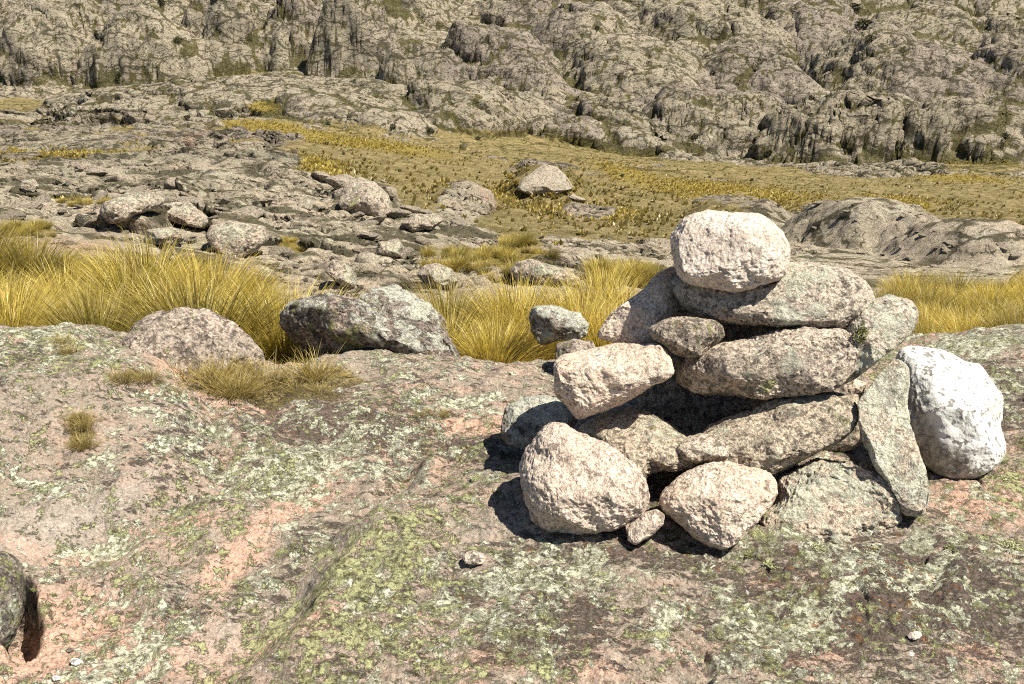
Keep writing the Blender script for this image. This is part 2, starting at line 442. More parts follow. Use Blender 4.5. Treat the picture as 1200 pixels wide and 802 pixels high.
for (x, y, rx, ry, a) in [(640, 212, 46, 20, 0), (1000, 290, 100, 45, 10), (1130, 310, 90, 30, 8), (430, 235, 40, 25, 0), (545, 245, 40, 16, 0), (860, 245, 50, 16, 5), (690, 250, 40, 10, 5), (330, 165, 30, 6, 0)]:
    rockout = np.maximum(rockout, blob(x, y, rx, ry, 2, a))
grass = grass * (1 - .9 * rockout)
gold = np.zeros_like(grass)
for (x, y, rx, ry, a) in [(400, 165, 150, 9, 8), (310, 150, 70, 8, 5), (850, 228, 120, 12, 5), (380, 205, 30, 14, 25), (735, 205, 45, 12, 15), (1040, 240, 60, 7, 3),
        (1130, 212, 60, 6, 2), (60, 180, 70, 6, 2), (35, 272, 50, 8, 0), (95, 237, 28, 5, 0), (575, 300, 80, 15, 0), (340, 285, 20, 12, 0), (310, 125, 26, 7, 0), (640, 150, 26, 5, 0), (560, 232, 40, 10, 0), (690, 250, 60, 8, 5), (1150, 190, 60, 5, 0)]:
    gold = np.maximum(gold, blob(x, y, rx, ry, 1.2, a))
path = np.maximum(blob(228, 165, 26, 4, 1, -28), blob(640, 255, 70, 8, 1, 8)) * far
path = np.maximum(path, blob(150, 262, 60, 9, 1, 3) * far * .8)
path = np.maximum(path, blob(60, 288, 90, 8, 1, 4) * far)
purp = np.clip(sstep(.0, .5, fbm(XX * .02, YY * .02, oct=3, seed=71)) + blob(980, 70, 90, 30) - .8 * blob(1050, 300, 160, 50, 1, 5) + blob(1120, 120, 100, 40), 0, 1)

# ---- rock relief: jointed blocks at many sizes, real metres
crev = np.zeros_like(H); shear = np.zeros_like(H)
pxm = YY / F                                   # metres per picture pixel
wx = fbm(XX * .5, YY * .5, oct=3, seed=3); wy = fbm(XX * .5, YY * .5, oct=3, seed=4)
wX = fbm(XX * .03, YY * .03, oct=3, seed=5); wY = fbm(XX * .03, YY * .03, oct=3, seed=6)
rockm = 1 - .93 * sstep(.25, .6, grass)
smooth_ = np.zeros_like(H)
for (x, y, rx, ry, a, am) in [(330, 112, 260, 24, 0, .75), (90, 165, 190, 24, 0, .6), (1000, 285, 110, 44, 6, .93), (1120, 312, 110, 34, 6, .88), (620, 262, 130, 14, 5, .7), (80, 275, 150, 20, 5, .7), (880, 300, 90, 24, 5, .7), (700, 130, 90, 24, -15, .5), (1040, 60, 90, 16, 10, .5), (620, 60, 50, 16, 0, .5), (370, 40, 120, 40, 0, .3)]:
    smooth_ = np.maximum(smooth_, am * blob(x, y, rx, ry, 1.2, a))
rockm = rockm * (1 - smooth_)
steep = sstep(205, 275, YY)
# the whalebacks of the mountain, one by one: crest place in the view, width and height give real metres
rsw = np.random.default_rng(5)
WB = [(700, 175, 230, 60), (860, 186, 260, 75), (1010, 192, 240, 85), (1160, 192, 200, 75), (640, 140, 170, 55), (760, 122, 210, 65), (900, 134, 200, 65), (1060, 124, 230, 75), (1190, 120, 160, 55),
      (590, 95, 140, 50), (690, 75, 190, 55), (830, 78, 230, 55), (960, 72, 190, 60), (1100, 62, 200, 45), (1200, 70, 120, 45), (620, 35, 140, 45), (740, 25, 180, 45), (880, 22, 190, 45), (1000, 15, 120, 45), (1120, 15, 200, 45),
      (60, 98, 200, 85), (170, 98, 160, 80), (260, 88, 130, 95), (340, 82, 120, 95), (420, 92, 110, 100), (500, 108, 120, 60), (560, 88, 100, 55), (30, 42, 160, 55), (140, 22, 140, 45), (470, 32, 130, 45),
      (400, 150, 220, 25), (520, 152, 200, 38), (600, 155, 150, 34), (1090, 165, 150, 40), (790, 165, 130, 40), (950, 150, 120, 40)]
Dm = np.zeros_like(H); ring = np.zeros_like(H)
PX0, PY0 = screen(XX, YY, H0)
for (wx_, wy_, ww_, wh_) in WB:
    jx = int(np.argmin(np.abs(PX0[np.searchsorted(rows, 240)] - wx_)))
    cand = np.nonzero((PY0[:, jx] <= wy_) & (rows > 120))[0]
    if not len(cand): continue
    Yc = rows[cand[0]]; k = Yc / F
    dep = ww_ * k * rsw.uniform(.28, .42); Xc = XX[cand[0], jx]; an = rsw.uniform(-.2, .75)
    u0 = (XX - Xc) / (ww_ * k / 2); v0 = (YY - Yc - dep * .8) / dep
    mk = (np.abs(u0) < 1.6) & (np.abs(v0) < 1.8)
    if not mk.any(): continue
    u, v = u0[mk], v0[mk]
    u, v = u * math.cos(an) - v * math.sin(an), u * math.sin(an) + v * math.cos(an)
    v = np.where(v > 0, v * 1.3, v)
    sc_ = ww_ * k
    nz = fbm(XX[mk] / sc_ * 2.2 + wx_, YY[mk] / sc_ * 2.2, oct=5, seed=int(wx_) % 97, gain=.55)
    rr = u * u + v * v + .42 * nz
    d = wh_ * k * .95 * np.clip(1 - rr, 0, 1) ** .95 * (1 + .12 * nz)
    old = Dm[mk]
    ring[mk] = np.where(d > old, 0, ring[mk]); 
    ring[mk] = np.maximum(ring[mk], np.exp(-((rr - .98) / .11) ** 2) * (.45 + .55 * sstep(-.3, .3, fbm(XX[mk] * .12, YY[mk] * .12, oct=3, seed=int(wy_)))) * (d >= old - .5))
    Dm[mk] = np.maximum(old, d)
fadew = sstep(125, 165, YY)
H += Dm * fadew
grass = grass * (1 - sstep(.3, 1.5, Dm * fadew) * (1 - .8 * blob(1150, 100, 90, 16, 1, 0))); gold = gold * (1 - sstep(.3, 1.5, Dm * fadew))
crev = np.maximum(crev, .95 * ring * fadew)
for s, amp, ax, seed in [(26, 1.05, .75, 101), (11, .75, .7, 102), (4.6, .72, .7, 103), (1.9, .75, .65, 104), (.8, .6, .65, 105), (.34, .45, .7, 106)]:
    lo, hi = s / 2.2, s / .030
    w_rows = sstep(s / .30, s / .12, rows) * (1 - sstep(s * F / 13.0, s * F / 7.0, rows)) * sstep(6.6, 9, rows)
    m = w_rows > .003
    if not m.any(): continue
    x, y = XX[m], YY[m]
    kx = 1.0 / s * (ax * (1 - .25 * steep[m])); ky = 1.0 / s
    rot = .35 * np.sin(x * .011 + y * .007 + seed)           # the joint set turns slowly across the slope
    xr = x * np.cos(rot) - y * np.sin(rot); yr = x * np.sin(rot) + y * np.cos(rot)
    f1, f2, r, r2, dx, dy = worley2((xr + s * .62 * fbm(x / s * .9, y / s * .9, oct=4, seed=seed)) * kx, (yr + s * .62 * fbm(x / s * .9, y / s * .9, oct=4, seed=seed + 7)) * ky, seed)
    crack = sstep(.0, .11, f2 - f1)
    dome = np.clip(1 - (f1 * 1.05) ** 2.2, 0, 1)
    hh = .02 * (dome - .6) + .20 * (r - .5) + .48 * (dx * (r2 - .5) + dy * (r - .66))
    hh = hh * (.5 + .5 * crack) - .12 * (1 - crack)
    mod = .12 + .88 * sstep(-.35, .45, fbm(x / s * .17, y / s * .17, oct=3, seed=seed + 50))     # smooth slabs between broken ground
    wt = w_rows[m][:, None] * rockm[m] * mod * (1 - .55 * steep[m])
    H[m] += wt * amp * s * hh
    if s < 12: shear[m] += wt * amp * s * hh
    crev[m] = np.maximum(crev[m], wt * (1 - sstep(.01, .11 if s > 8 else .15, f2 - f1)) * (.3 + .7 * r2) * (1.0 if s > 8 else .75))
# turf unevenness
H += far * sstep(.2, .6, grass) * (.12 * fbm(XX * .8, YY * .8, oct=3, seed=61) + .5 * fbm(XX * .06, YY * .06, oct=3, seed=62) * sstep(40, 90, YY))
# individual outcrops seen in the meadow and on the slope (domes in metres)
def dome(x, y, Yd, wpx, hpx, dpt):
    p = unproj(x, y, Yd); k = Yd / F
    u = ((XX - p[0]) / (wpx * k / 2)); v = (YY - Yd) / dpt
    rr = u * u + v * v + .10 * fbm(XX / (wpx * k) * 5, YY / (wpx * k) * 5, oct=3, seed=int(x))
    return hpx * k * sstep(-.15, 1.0, 1 - rr) * (rr < 1.15)
H += dome(645, 232, 66, 130, 36, 7) + dome(1000, 300, 34, 170, 52, 5) + dome(1130, 335, 27, 190, 46, 4) + dome(545, 255, 44, 90, 18, 5) + dome(860, 262, 54, 130, 20, 7)
H += dome(430, 252, 26, 90, 26, 3) + dome(200, 262, 15, 240, 16, 2)
# near slab: gentle swells, a flaked step, fine crust
nearm = 1 - sstep(4.6, 6.5, YY)
nm_ = rows < 7
x, y = XX[nm_], YY[nm_]
ridge = np.array([unproj(a, b, Yd)[:2] for a, b, Yd in [(200, 840, 1.40), (250, 770, 1.58), (330, 680, 1.86), (400, 605, 2.2), (445, 560, 2.42), (500, 525, 2.7)]])
sd = np.full(x.shape, 9.0)
for a, bb in zip(ridge[:-1], ridge[1:]):
    dv = bb - a; L2 = dv @ dv
    t = np.clip(((x - a[0]) * dv[0] + (y - a[1]) * dv[1]) / L2, 0, 1)
    qx, qy = x - a[0] - t * dv[0], y - a[1] - t * dv[1]
    dd = np.hypot(qx, qy) * np.sign(dv[1] * qx - dv[0] * qy)
    sd = np.where(np.abs(dd) < np.abs(sd), dd, sd)
sd = sd + .05 * fbm(x * 4, y * 4, oct=3, seed=90)
step_h = .080 * sstep(-.03, .10, sd) - .030 - .018 * np.exp(-((sd + .05) / .05) ** 2)
hn = step_h * sstep(3.1, 2.4, y) * 1.0
hn += .042 * fbm(x * 1.1, y * 1.1, oct=3, seed=91) + .024 * fbm(x * 4.2, y * 4.2, oct=3, seed=92)
f1, f2, r, r2, dx, dy = worley2((x + .10 * fbm(x * 5, y * 5, oct=3, seed=93)) * 3.1, (y * .9 + x * .5 + .10 * fbm(x * 5, y * 5, oct=3, seed=94)) * 5.2, 95)
flake = sstep(-.2, .45, fbm(x * .8, y * .8, oct=2, seed=96))
hn += flake * (.016 * (r - .5) + .022 * (dx * (r2 - .5) + dy * (r - .5)) - .008 * (1 - sstep(0, .07, f2 - f1)))
hn += .0105 * fbm(x * 16, y * 19, oct=4, seed=97, gain=.62) + .0042 * np.abs(fbm(x * 55, y * 60, oct=3, seed=98, gain=.6))
gr = np.array([unproj(a, b, Yd)[:2] for a, b, Yd in [(205, 425, 3.45), (250, 480, 2.9), (245, 540, 2.5), (150, 590, 2.25), (0, 630, 2.08)]])
gd = np.full(x.shape, 9.0)
for a, bb in zip(gr[:-1], gr[1:]):
    dv = bb - a; t = np.clip(((x - a[0]) * dv[0] + (y - a[1]) * dv[1]) / (dv @ dv), 0, 1)
    gd = np.minimum(gd, np.hypot(x - a[0] - t * dv[0], y - a[1] - t * dv[1]))
gd = gd + .05 * fbm(x * 3.5, y * 3.5, oct=3, seed=87)
hn -= .060 * np.exp(-(gd / .10) ** 2)
hn += sstep(2.7, 3.4, y) * .045 * fbm(x * 2.3, y * 2.3, oct=3, seed=88)
# hollow around the rock at the left edge of the view
pe = unproj(7, 700, 1.86)
wp = .35 * fbm(x * 9, y * 9, oct=3, seed=89)
pit = np.exp(-(((x - pe[0] * y / pe[1] - .002) / .056 + wp) ** 2 + ((y - pe[1]) / .17 + wp) ** 2) ** 2.5)
hn -= .22 * pit
# gullied crack at the bottom right
pc = unproj(815, 775, 1.56)
hn -= .022 * np.exp(-((x - pc[0] + .03 * np.sin(y * 19)) / .016) ** 2 - ((y - pc[1]) / .16) ** 2)
H[nm_] += hn * nearm[nm_]
H[nm_] += (1 - nearm[nm_]) * .05 * fbm(x * 2, y * 2, oct=3, seed=99)

# broken skin: push the surface along its own normal, so that steep faces are rough too
gX, gY, gZ = XX.copy(), YY - 1.0 * shear * (1 - .6 * steep), H.copy()      # blocks lean out over their foot
def gnormals():
    P = np.stack([gX, gY, gZ], -1)
    du = np.gradient(P, axis=1); dv = np.gradient(P, axis=0)
    N = np.cross(du, dv); N /= np.maximum(np.linalg.norm(N, axis=-1, keepdims=True), 1e-12)
    return N
for s_, amp, seed in [(20., .085, 200), (9., .085, 201), (4., .10, 202), (1.7, .08, 203), (.75, .07, 204), (.32, .07, 205), (.14, .07, 206)]:
    wr = sstep(s_ / .22, s_ / .10, rows) * (1 - sstep(s_ * F / 9.0, s_ * F / 5.0, rows)) * sstep(6.4, 8.5, rows)
    m = wr > .003
    N = gnormals()[m]
    x, y, z = gX[m] / s_, gY[m] / s_, gZ[m] / s_
    ft = sstep(90, 170, YY[m])                       # on the mountain the sheeting dips to the right
    xd = (x * .89 - z * .45) * .42; zd_ = (x * .45 + z * .89) * 1.35
    wob_ = .5 * fbm(x * .35, y * .35, z * .35, oct=2, seed=seed + 60)
    x, z = x + (xd + wob_ - x) * ft, z + (zd_ + wob_ - z) * ft
    n = fbm(x * 1.2, y * 1.2, z * 1.2, oct=2, seed=seed)
    rg = np.abs(fbm(x * .8 + 5, y * .8, z * .8, oct=2, seed=seed + 20))
    dsp = wr[m][:, None] * amp * (1 + .1 * ft) * s_ * (n * .8 - 1.3 * np.clip(.22 - rg, 0, 1) / .22 * .8 + .3) * (1 - .9 * sstep(.25, .6, grass[m])) * (1 - .7 * smooth_[m])
    crev[m] = np.maximum(crev[m], wr[m][:, None] * sstep(.10, .0, rg) * (.5 + .35 * ft) * (s_ > .5))
    gX[m] += N[..., 0] * dsp; gY[m] += N[..., 1] * dsp; gZ[m] += N[..., 2] * dsp
H = gZ
PXf, PYf = screen(gX, gY, gZ)
DPX = np.maximum(np.gradient(PX, axis=1), .3)

def hit(px, py):
    """first point of the terrain seen at picture position (px, py); eye-relative z"""
    ii = np.arange(NR); c = np.full(NR, NC // 2)
    for _ in range(5):
        c = np.clip(c + np.round((px - PXf[ii, c]) / DPX[ii, c]).astype(int), 0, NC - 1)
    k = np.nonzero((PYf[ii, c] <= py) & (rows > 1.0))[0]
    k = k[0] if len(k) else NR - 1
    return np.array([gX[k, c[k]], gY[k, c[k]], gZ[k, c[k]] + CAMZ])

def ground_z(X, Y):
    i = np.interp(Y, rows, np.arange(NR)); j = np.interp(X / Y, tx, np.arange(NC))
    i0, j0 = min(int(i), NR - 2), min(int(j), NC - 2); a, b_ = i - i0, j - j0
    return float((H[i0, j0] * (1 - a) + H[i0 + 1, j0] * a) * (1 - b_) + (H[i0, j0 + 1] * (1 - a) + H[i0 + 1, j0 + 1] * a) * b_) + CAMZ

def gmask(M, X, Y):
    i = int(np.interp(Y, rows, np.arange(NR)) + .5); j = int(np.interp(X / Y, tx, np.arange(NC)) + .5)
    return float(M[min(i, NR - 1), min(j, NC - 1)])

# near zones
zp = np.zeros_like(H); zy = zp.copy(); zl_ = zp.copy(); zk = zp.copy(); zg = zp.copy(); zs = zp.copy()
for (x, y, rx, ry, a, am) in [(330, 590, 95, 16, -42, 1.3), (280, 640, 60, 18, -35, 1), (60, 740, 110, 60, 0, 1.2), (70, 620, 130, 16, 8, .7), (205, 425, 60, 10, 35, 1), (1150, 595, 80, 25, 5, .9),
        (340, 745, 45, 20, 0, .8), (420, 655, 60, 14, -20, .4), (430, 520, 90, 14, 5, .3), (200, 600, 90, 12, 0, .5), (1140, 770, 60, 20, 0, .5), (560, 490, 60, 10, 0, .5), (260, 460, 120, 22, 10, .4)]:
    zp = np.maximum(zp, am * blob(x, y, rx, ry, 1, a))
for (x, y, rx, ry, a, am) in [(440, 670, 150, 40, -28, .75), (330, 745, 100, 40, -40, .7), (510, 620, 90, 30, -15, .6), (450, 770, 120, 30, 0, .55), (620, 560, 40, 30, 0, .6), (110, 425, 70, 24, 15, .7), (1010, 620, 90, 18, 0, .9),
        (1190, 560, 30, 40, 0, 1), (900, 640, 60, 12, 0, .5), (1180, 640, 60, 14, 0, .7), (500, 760, 90, 30, 0, .45), (700, 520, 40, 20, 0, .4), (20, 640, 20, 10, 0, .8), (60, 695, 36, 8, -10, .6)]:
    zy = np.maximum(zy, am * blob(x, y, rx, ry, 1, a))
for (x, y, rx, ry, a, am) in [(330, 540, 90, 28, -8, 1), (120, 610, 80, 24, 0, .9), (40, 550, 80, 16, 15, .7), (500, 720, 130, 60, 0, .8), (640, 690, 80, 28, 0, 1), (900, 745, 90, 40, 0, 1), (1020, 690, 100, 20, 0, .7), (180, 520, 80, 20, 0, .6), (780, 740, 36, 36, 0, .7),
        (930, 650, 90, 16, 0, .8), (540, 465, 110, 10, 3, .8), (60, 395, 90, 12, 10, .9), (1150, 400, 90, 14, -3, 1), (1130, 650, 80, 16, 0, .7), (250, 490, 60, 14, 0, .5), (170, 760, 90, 24, -20, .5), (470, 590, 50, 14, 0, .5)]:
    zl_ = np.maximum(zl_, am * blob(x, y, rx, ry, 1, a))
for (x, y, rx, ry, a, am) in [(1020, 720, 200, 80, 0, 1), (760, 660, 160, 18, 0, .8), (660, 750, 90, 50, 0, .8), (380, 480, 130, 30, 5, .8), (560, 520, 90, 22, 0, .8), (200, 520, 60, 20, -30, .5), (1170, 480, 60, 60, 0, .6), (560, 700, 60, 26, 0, .5)]:
    zk = np.maximum(zk, am * blob(x, y, rx, ry, 1, a))
for (x, y, rx, ry, a, am) in [(60, 590, 95, 22, -15, 1), (150, 560, 60, 12, -25, .9), (330, 700, 90, 16, -35, .8), (260, 730, 60, 22, -35, .7), (560, 640, 30, 12, 0, .4)]:
    zg = np.maximum(zg, am * blob(x, y, rx, ry, 1, a))
for (x, y, rx, ry, a, am) in [(300, 446, 120, 16, 6, 1), (390, 440, 60, 14, 0, 1), (95, 505, 22, 26, 25, .8), (160, 447, 26, 6, 0, .8), (75, 408, 16, 6, 0, .7)]:
    zs = np.maximum(zs, am * blob(x, y, rx, ry, 1, a))
zs = np.maximum(zs, sstep(3.9, 4.4, YY))

GI = int(np.searchsorted(rows, 6.8)); MI = int(np.searchsorted(rows, 185.0))
def sheet(name, i0, i1, mat, attrs):
    n = i1 - i0
    V = np.stack([gX[i0:i1], gY[i0:i1], gZ[i0:i1] + CAMZ], -1).reshape(-1, 3)
    idx = np.arange(n * NC).reshape(n, NC)
    Fc = np.stack([idx[:-1, :-1], idx[:-1, 1:], idx[1:, 1:], idx[1:, :-1]], -1).reshape(-1, 4)
    at = {}
    for nm, chans in attrs.items():
        arr = np.stack([c[i0:i1].ravel() for c in chans] + [np.ones(n * NC)], -1)
        at[nm] = ('FLOAT_COLOR', arr)
    o = link(name, mesh_np(name, V, Fc, True, at), mat)
    return tag(o, kind='structure')

M_GROUND = mat_ground(); M_TERR = mat_terrain()
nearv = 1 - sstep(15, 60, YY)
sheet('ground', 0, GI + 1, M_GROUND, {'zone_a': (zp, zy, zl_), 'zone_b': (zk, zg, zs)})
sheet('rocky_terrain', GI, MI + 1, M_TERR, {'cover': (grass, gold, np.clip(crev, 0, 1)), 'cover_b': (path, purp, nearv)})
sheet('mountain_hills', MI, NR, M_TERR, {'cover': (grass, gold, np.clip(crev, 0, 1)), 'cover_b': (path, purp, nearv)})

# ------------------------------------------------------------------ stones
_ICO = {}
def ico(sub):
    if sub not in _ICO:
        t = (1 + 5 ** .5) / 2
        V = np.array([(-1, t, 0), (1, t, 0), (-1, -t, 0), (1, -t, 0), (0, -1, t), (0, 1, t), (0, -1, -t), (0, 1, -t), (t, 0, -1), (t, 0, 1), (-t, 0, -1), (-t, 0, 1)], float)
        Fc = np.array([(0, 11, 5), (0, 5, 1), (0, 1, 7), (0, 7, 10), (0, 10, 11), (1, 5, 9), (5, 11, 4), (11, 10, 2), (10, 7, 6), (7, 1, 8), (3, 9, 4), (3, 4, 2), (3, 2, 6), (3, 6, 8), (3, 8, 9), (4, 9, 5), (2, 4, 11), (6, 2, 10), (8, 6, 7), (9, 8, 1)])
        V /= np.linalg.norm(V, axis=1)[:, None]
        for _ in range(sub):
            E = np.concatenate([Fc[:, [0, 1]], Fc[:, [1, 2]], Fc[:, [2, 0]]]); E.sort(axis=1)
            U, inv = np.unique(E, axis=0, return_inverse=True); inv = inv.ravel()
            mid = V[U[:, 0]] + V[U[:, 1]]; mid /= np.linalg.norm(mid, axis=1)[:, None]
            n = len(Fc); a, b, c = inv[:n] + len(V), inv[n:2 * n] + len(V), inv[2 * n:] + len(V)
            V = np.concatenate([V, mid])
            Fc = np.concatenate([np.stack([Fc[:, 0], a, c], 1), np.stack([Fc[:, 1], b, a], 1), np.stack([Fc[:, 2], c, b], 1), np.stack([a, b, c], 1)])
        _ICO[sub] = (V, Fc)
    return _ICO[sub]

def stone_mesh(name, R_of_phi, depth, sub=6, e=.72, facets=9, cut=.16, rough=1.0, seed=0, lean=0.0, groove=0.0, frame=None, cuts=()):
    """closed rock: silhouette radius R(phi) (metres) in the upright plane, half thickness `depth`, flat broken facets, pitted skin"""
    V, Fc = ico(sub)
    rs = np.random.default_rng(1000 + seed)
    a, c, b = V[:, 0], V[:, 1], V[:, 2]                 # x right, y away, z up
    phi = np.arctan2(b, a); s = np.sqrt(np.clip(1 - c * c, 0, 1))
    rr = s ** e; dd = np.sign(c) * np.abs(c) ** e
    P = np.stack([rr * np.cos(phi), dd, rr * np.sin(phi)], 1)       # unit rock
    Q = P.copy()
    for k in range(int(facets * 1.7)):
        n = rs.normal(size=3); n[1] = -abs(n[1]) - .35 if k % 3 else abs(n[1]) + .3
        n /= np.linalg.norm(n)
        lim = np.quantile(Q @ n, .5 + .5 * (1 - cut * rs.uniform(.5, 1.3)))
        ex = np.clip(Q @ n - lim, 0, None)
        Q = Q - n * (ex * .9)[:, None] * np.array([.35, 1., .35])
    for n, q_, st in cuts:                                         # known broken faces
        n = np.array(n, float); n /= np.linalg.norm(n)
        ex = np.clip(Q @ n - q_, 0, None)
        Q = Q - n * (ex * .93)[:, None] * np.array([st, 1., st])
    R = R_of_phi(phi); Rm = float(np.mean(R))
    out = np.stack([Q[:, 0] * R, Q[:, 1] * depth, Q[:, 2] * R], 1)
    # normals of the smooth body, for the displacement
    def normals(W):
        t = W[Fc]; fn = np.cross(t[:, 1] - t[:, 0], t[:, 2] - t[:, 0])
        N = np.zeros_like(W)
        for q in range(3):
            for ax in range(3): N[:, ax] += np.bincount(Fc[:, q], fn[:, ax], len(W))
        return N / np.maximum(np.linalg.norm(N, axis=1), 1e-12)[:, None]
    N = normals(out)
    edge = .35 + .65 * np.clip(np.abs(N[:, 1]) * 1.6, 0, 1)          # keep the outline
    o = rs.uniform(0, 50, 3)
    q = out / Rm + o
    d = .055 * fbm(q[:, 0] * 1.7, q[:, 1] * 1.7, q[:, 2] * 1.7, oct=3, seed=seed)
    rid = 1 - np.abs(fbm(q[:, 0] * 3.1, q[:, 1] * 3.1, q[:, 2] * 3.1, oct=3, seed=seed + 9))
    d += .030 * (rid - .6)
    out = out + N * (d * edge * Rm * rough)[:, None]
    N = normals(out)
    w = out + o
    k_ = .16 / max(Rm, .16)
    w = w * k_
    d = .0030 * fbm(w[:, 0] * 30, w[:, 1] * 30, w[:, 2] * 30, oct=4, seed=seed + 20, gain=.66) - .0030 * np.abs(fbm(w[:, 0] * 80, w[:, 1] * 80, w[:, 2] * 80, oct=2, seed=seed + 30))
    fl = fbm(w[:, 0] * 9, w[:, 1] * 9, w[:, 2] * 9, oct=4, seed=seed + 35) * 2.6
    d += .0038 * (np.floor(fl) + sstep(.0, .16, fl - np.floor(fl))) * .5
    if groove:
        g = fbm((w[:, 0] * .86 + w[:, 2] * .5) * 22, (w[:, 2] * .86 - w[:, 0] * .5) * 7, w[:, 1] * 8, oct=3, seed=seed + 40)
        d += groove * np.minimum(g, .1)
    out = out + N * (d * min(1.4, Rm / .14) * rough)[:, None]
    if lean: out[:, 1] += lean * out[:, 2]
    if frame is not None: out = out @ frame
    return mesh_np(name, out, Fc, True)

def outline(pts, Y, center=None, org=(0, 0), sc=1.0):
    """picture outline -> centre (world) and R(phi) in metres on the upright plane at distance Y"""
    XY = np.array([(org[0] + x / sc, org[1] + y / sc) for x, y in pts], float)
    if center is None: cc = .5 * (.5 * (XY.min(0) + XY.max(0)) + XY.mean(0))
    else: cc = np.array([org[0] + center[0] / sc, org[1] + center[1] / sc])
    c = unproj(cc[0], cc[1], Y)
    eye = np.array([0, 0, CAMZ]); fw = (c - eye); dist = np.linalg.norm(fw); fw /= dist
    rt = np.cross(fw, [0, 0, 1.]); rt /= np.linalg.norm(rt); up = np.cross(rt, fw)
    rays = np.array([unproj(x, y, Y) for x, y in XY]) - eye
    rel = rays * (dist / (rays @ fw))[:, None] - fw * dist
    q = np.stack([rel @ rt, rel @ up], 1)
    q2 = np.roll(q, -1, 0)
    t = np.linspace(0, 1, 24, endpoint=False)[:, None, None]
    L = (q[None] * (1 - t) + q2[None] * t).reshape(-1, 2)
    ph = np.arctan2(L[:, 1], L[:, 0]); r = np.hypot(L[:, 0], L[:, 1])
    bins = np.full(180, np.nan); bi = ((ph + PI) / (2 * PI) * 180).astype(int) % 180
    for k in range(180):
        mm = bi == k
        if mm.any(): bins[k] = r[mm].max()
    kk = np.arange(180); ok = ~np.isnan(bins)
    bins = np.interp(kk, kk[ok], bins[ok], period=180)
    ker = np.array([1, 2, 3, 2, 1.]) / 9
    bins = np.convolve(np.concatenate([bins[-2:], bins, bins[:2]]), ker, 'valid')
    def R(phi): return np.interp((phi + PI) / (2 * PI) * 180 - .5, kk, bins, period=180)
    return c, R, np.stack([rt, fw, up], 0)

GREYS = dict(pale_col=(.46, .48, .38))
MS = {
 'top':   mat_stone('pale_pink_granite', (.53, .435, .36), (.64, .55, .47), grain=.45, dark=.22, pale=-.2, yg=-.6, orange=.0, seed=1, bump=.013, dark_col=(.16, .12, .10)),
 'slab':  mat_stone('lichened_grey_granite', (.50, .425, .345), (.40, .335, .265), grain=.6, dark=.52, pale=.32, yg=-.05, orange=.1, seed=12, bump=.018, pale_col=(.52, .51, .41)),
 'slab2': mat_stone('pinkish_grey_granite', (.52, .43, .35), (.43, .355, .28), grain=.6, dark=.54, pale=.14, yg=-.05, orange=.2, seed=25, bump=.018, pale_col=(.52, .50, .40)),
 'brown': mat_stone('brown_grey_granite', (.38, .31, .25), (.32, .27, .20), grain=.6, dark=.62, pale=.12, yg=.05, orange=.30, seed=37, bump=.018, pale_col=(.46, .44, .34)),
 'pinkw': mat_stone('warm_pale_granite', (.56, .435, .34), (.65, .54, .44), grain=.45, dark=.32, pale=.0, yg=-.5, orange=.25, seed=48, bump=.016, dark_col=(.13, .09, .065)),
 'round': mat_stone('worn_pink_granite', (.52, .41, .335), (.62, .51, .42), grain=.45, dark=.36, pale=-.4, yg=-.8, orange=.15, seed=59, bump=.024, dark_col=(.15, .10, .08), streak=1),
 'olive': mat_stone('olive_lichened_granite', (.42, .35, .265), (.47, .385, .295), grain=.6, dark=.54, pale=.22, yg=.08, orange=.2, seed=66, bump=.020, pale_col=(.50, .49, .38)),
 'moss':  mat_stone('mossy_lichened_granite', (.50, .41, .32), (.56, .45, .35), grain=.5, dark=.42, pale=.50, yg=.28, orange=.2, seed=77, bump=.024, pale_col=(.53, .53, .42)),
 'edge':  mat_stone('dark_mossy_rock', (.20, .17, .14), (.27, .23, .19), grain=.5, dark=.7, pale=.2, yg=.4, orange=.1, seed=81, bump=.020),
 'lich':  mat_stone('thickly_lichened_rock', (.36, .31, .26), (.29, .24, .20), grain=.5, dark=.60, pale=.58, yg=.25, orange=.1, seed=93, bump=.028, pale_col=(.62, .62, .52)),
 'boul':  mat_stone('weathered_boulder_rock', (.40, .32, .265), (.31, .255, .205), grain=.6, dark=.52, pale=.24, yg=.16, orange=.2, seed=104, k=.65, bump=.022, pale_col=(.52, .52, .42)),
 'boul2': mat_stone('dark_lichened_boulder_rock', (.34, .27, .22), (.25, .20, .165), grain=.6, dark=.72, pale=.42, yg=.30, orange=.25, seed=107, k=.65, bump=.028, pale_col=(.58, .57, .48)),
 'lean':  mat_stone('pale_lichened_slab_rock', (.58, .50, .40), (.50, .42, .33), grain=.5, dark=.40, pale=.48, yg=.15, orange=.15, seed=71, bump=.022, pale_col=(.60, .59, .48)),
 'mid':   mat_stone('slope_boulder_rock', (.38, .32, .25), (.44, .36, .28), grain=.55, dark=.50, pale=.24, yg=.0, orange=.1, seed=111, k=.2, bump=.022, pale_col=(.47, .45, .34)),
}
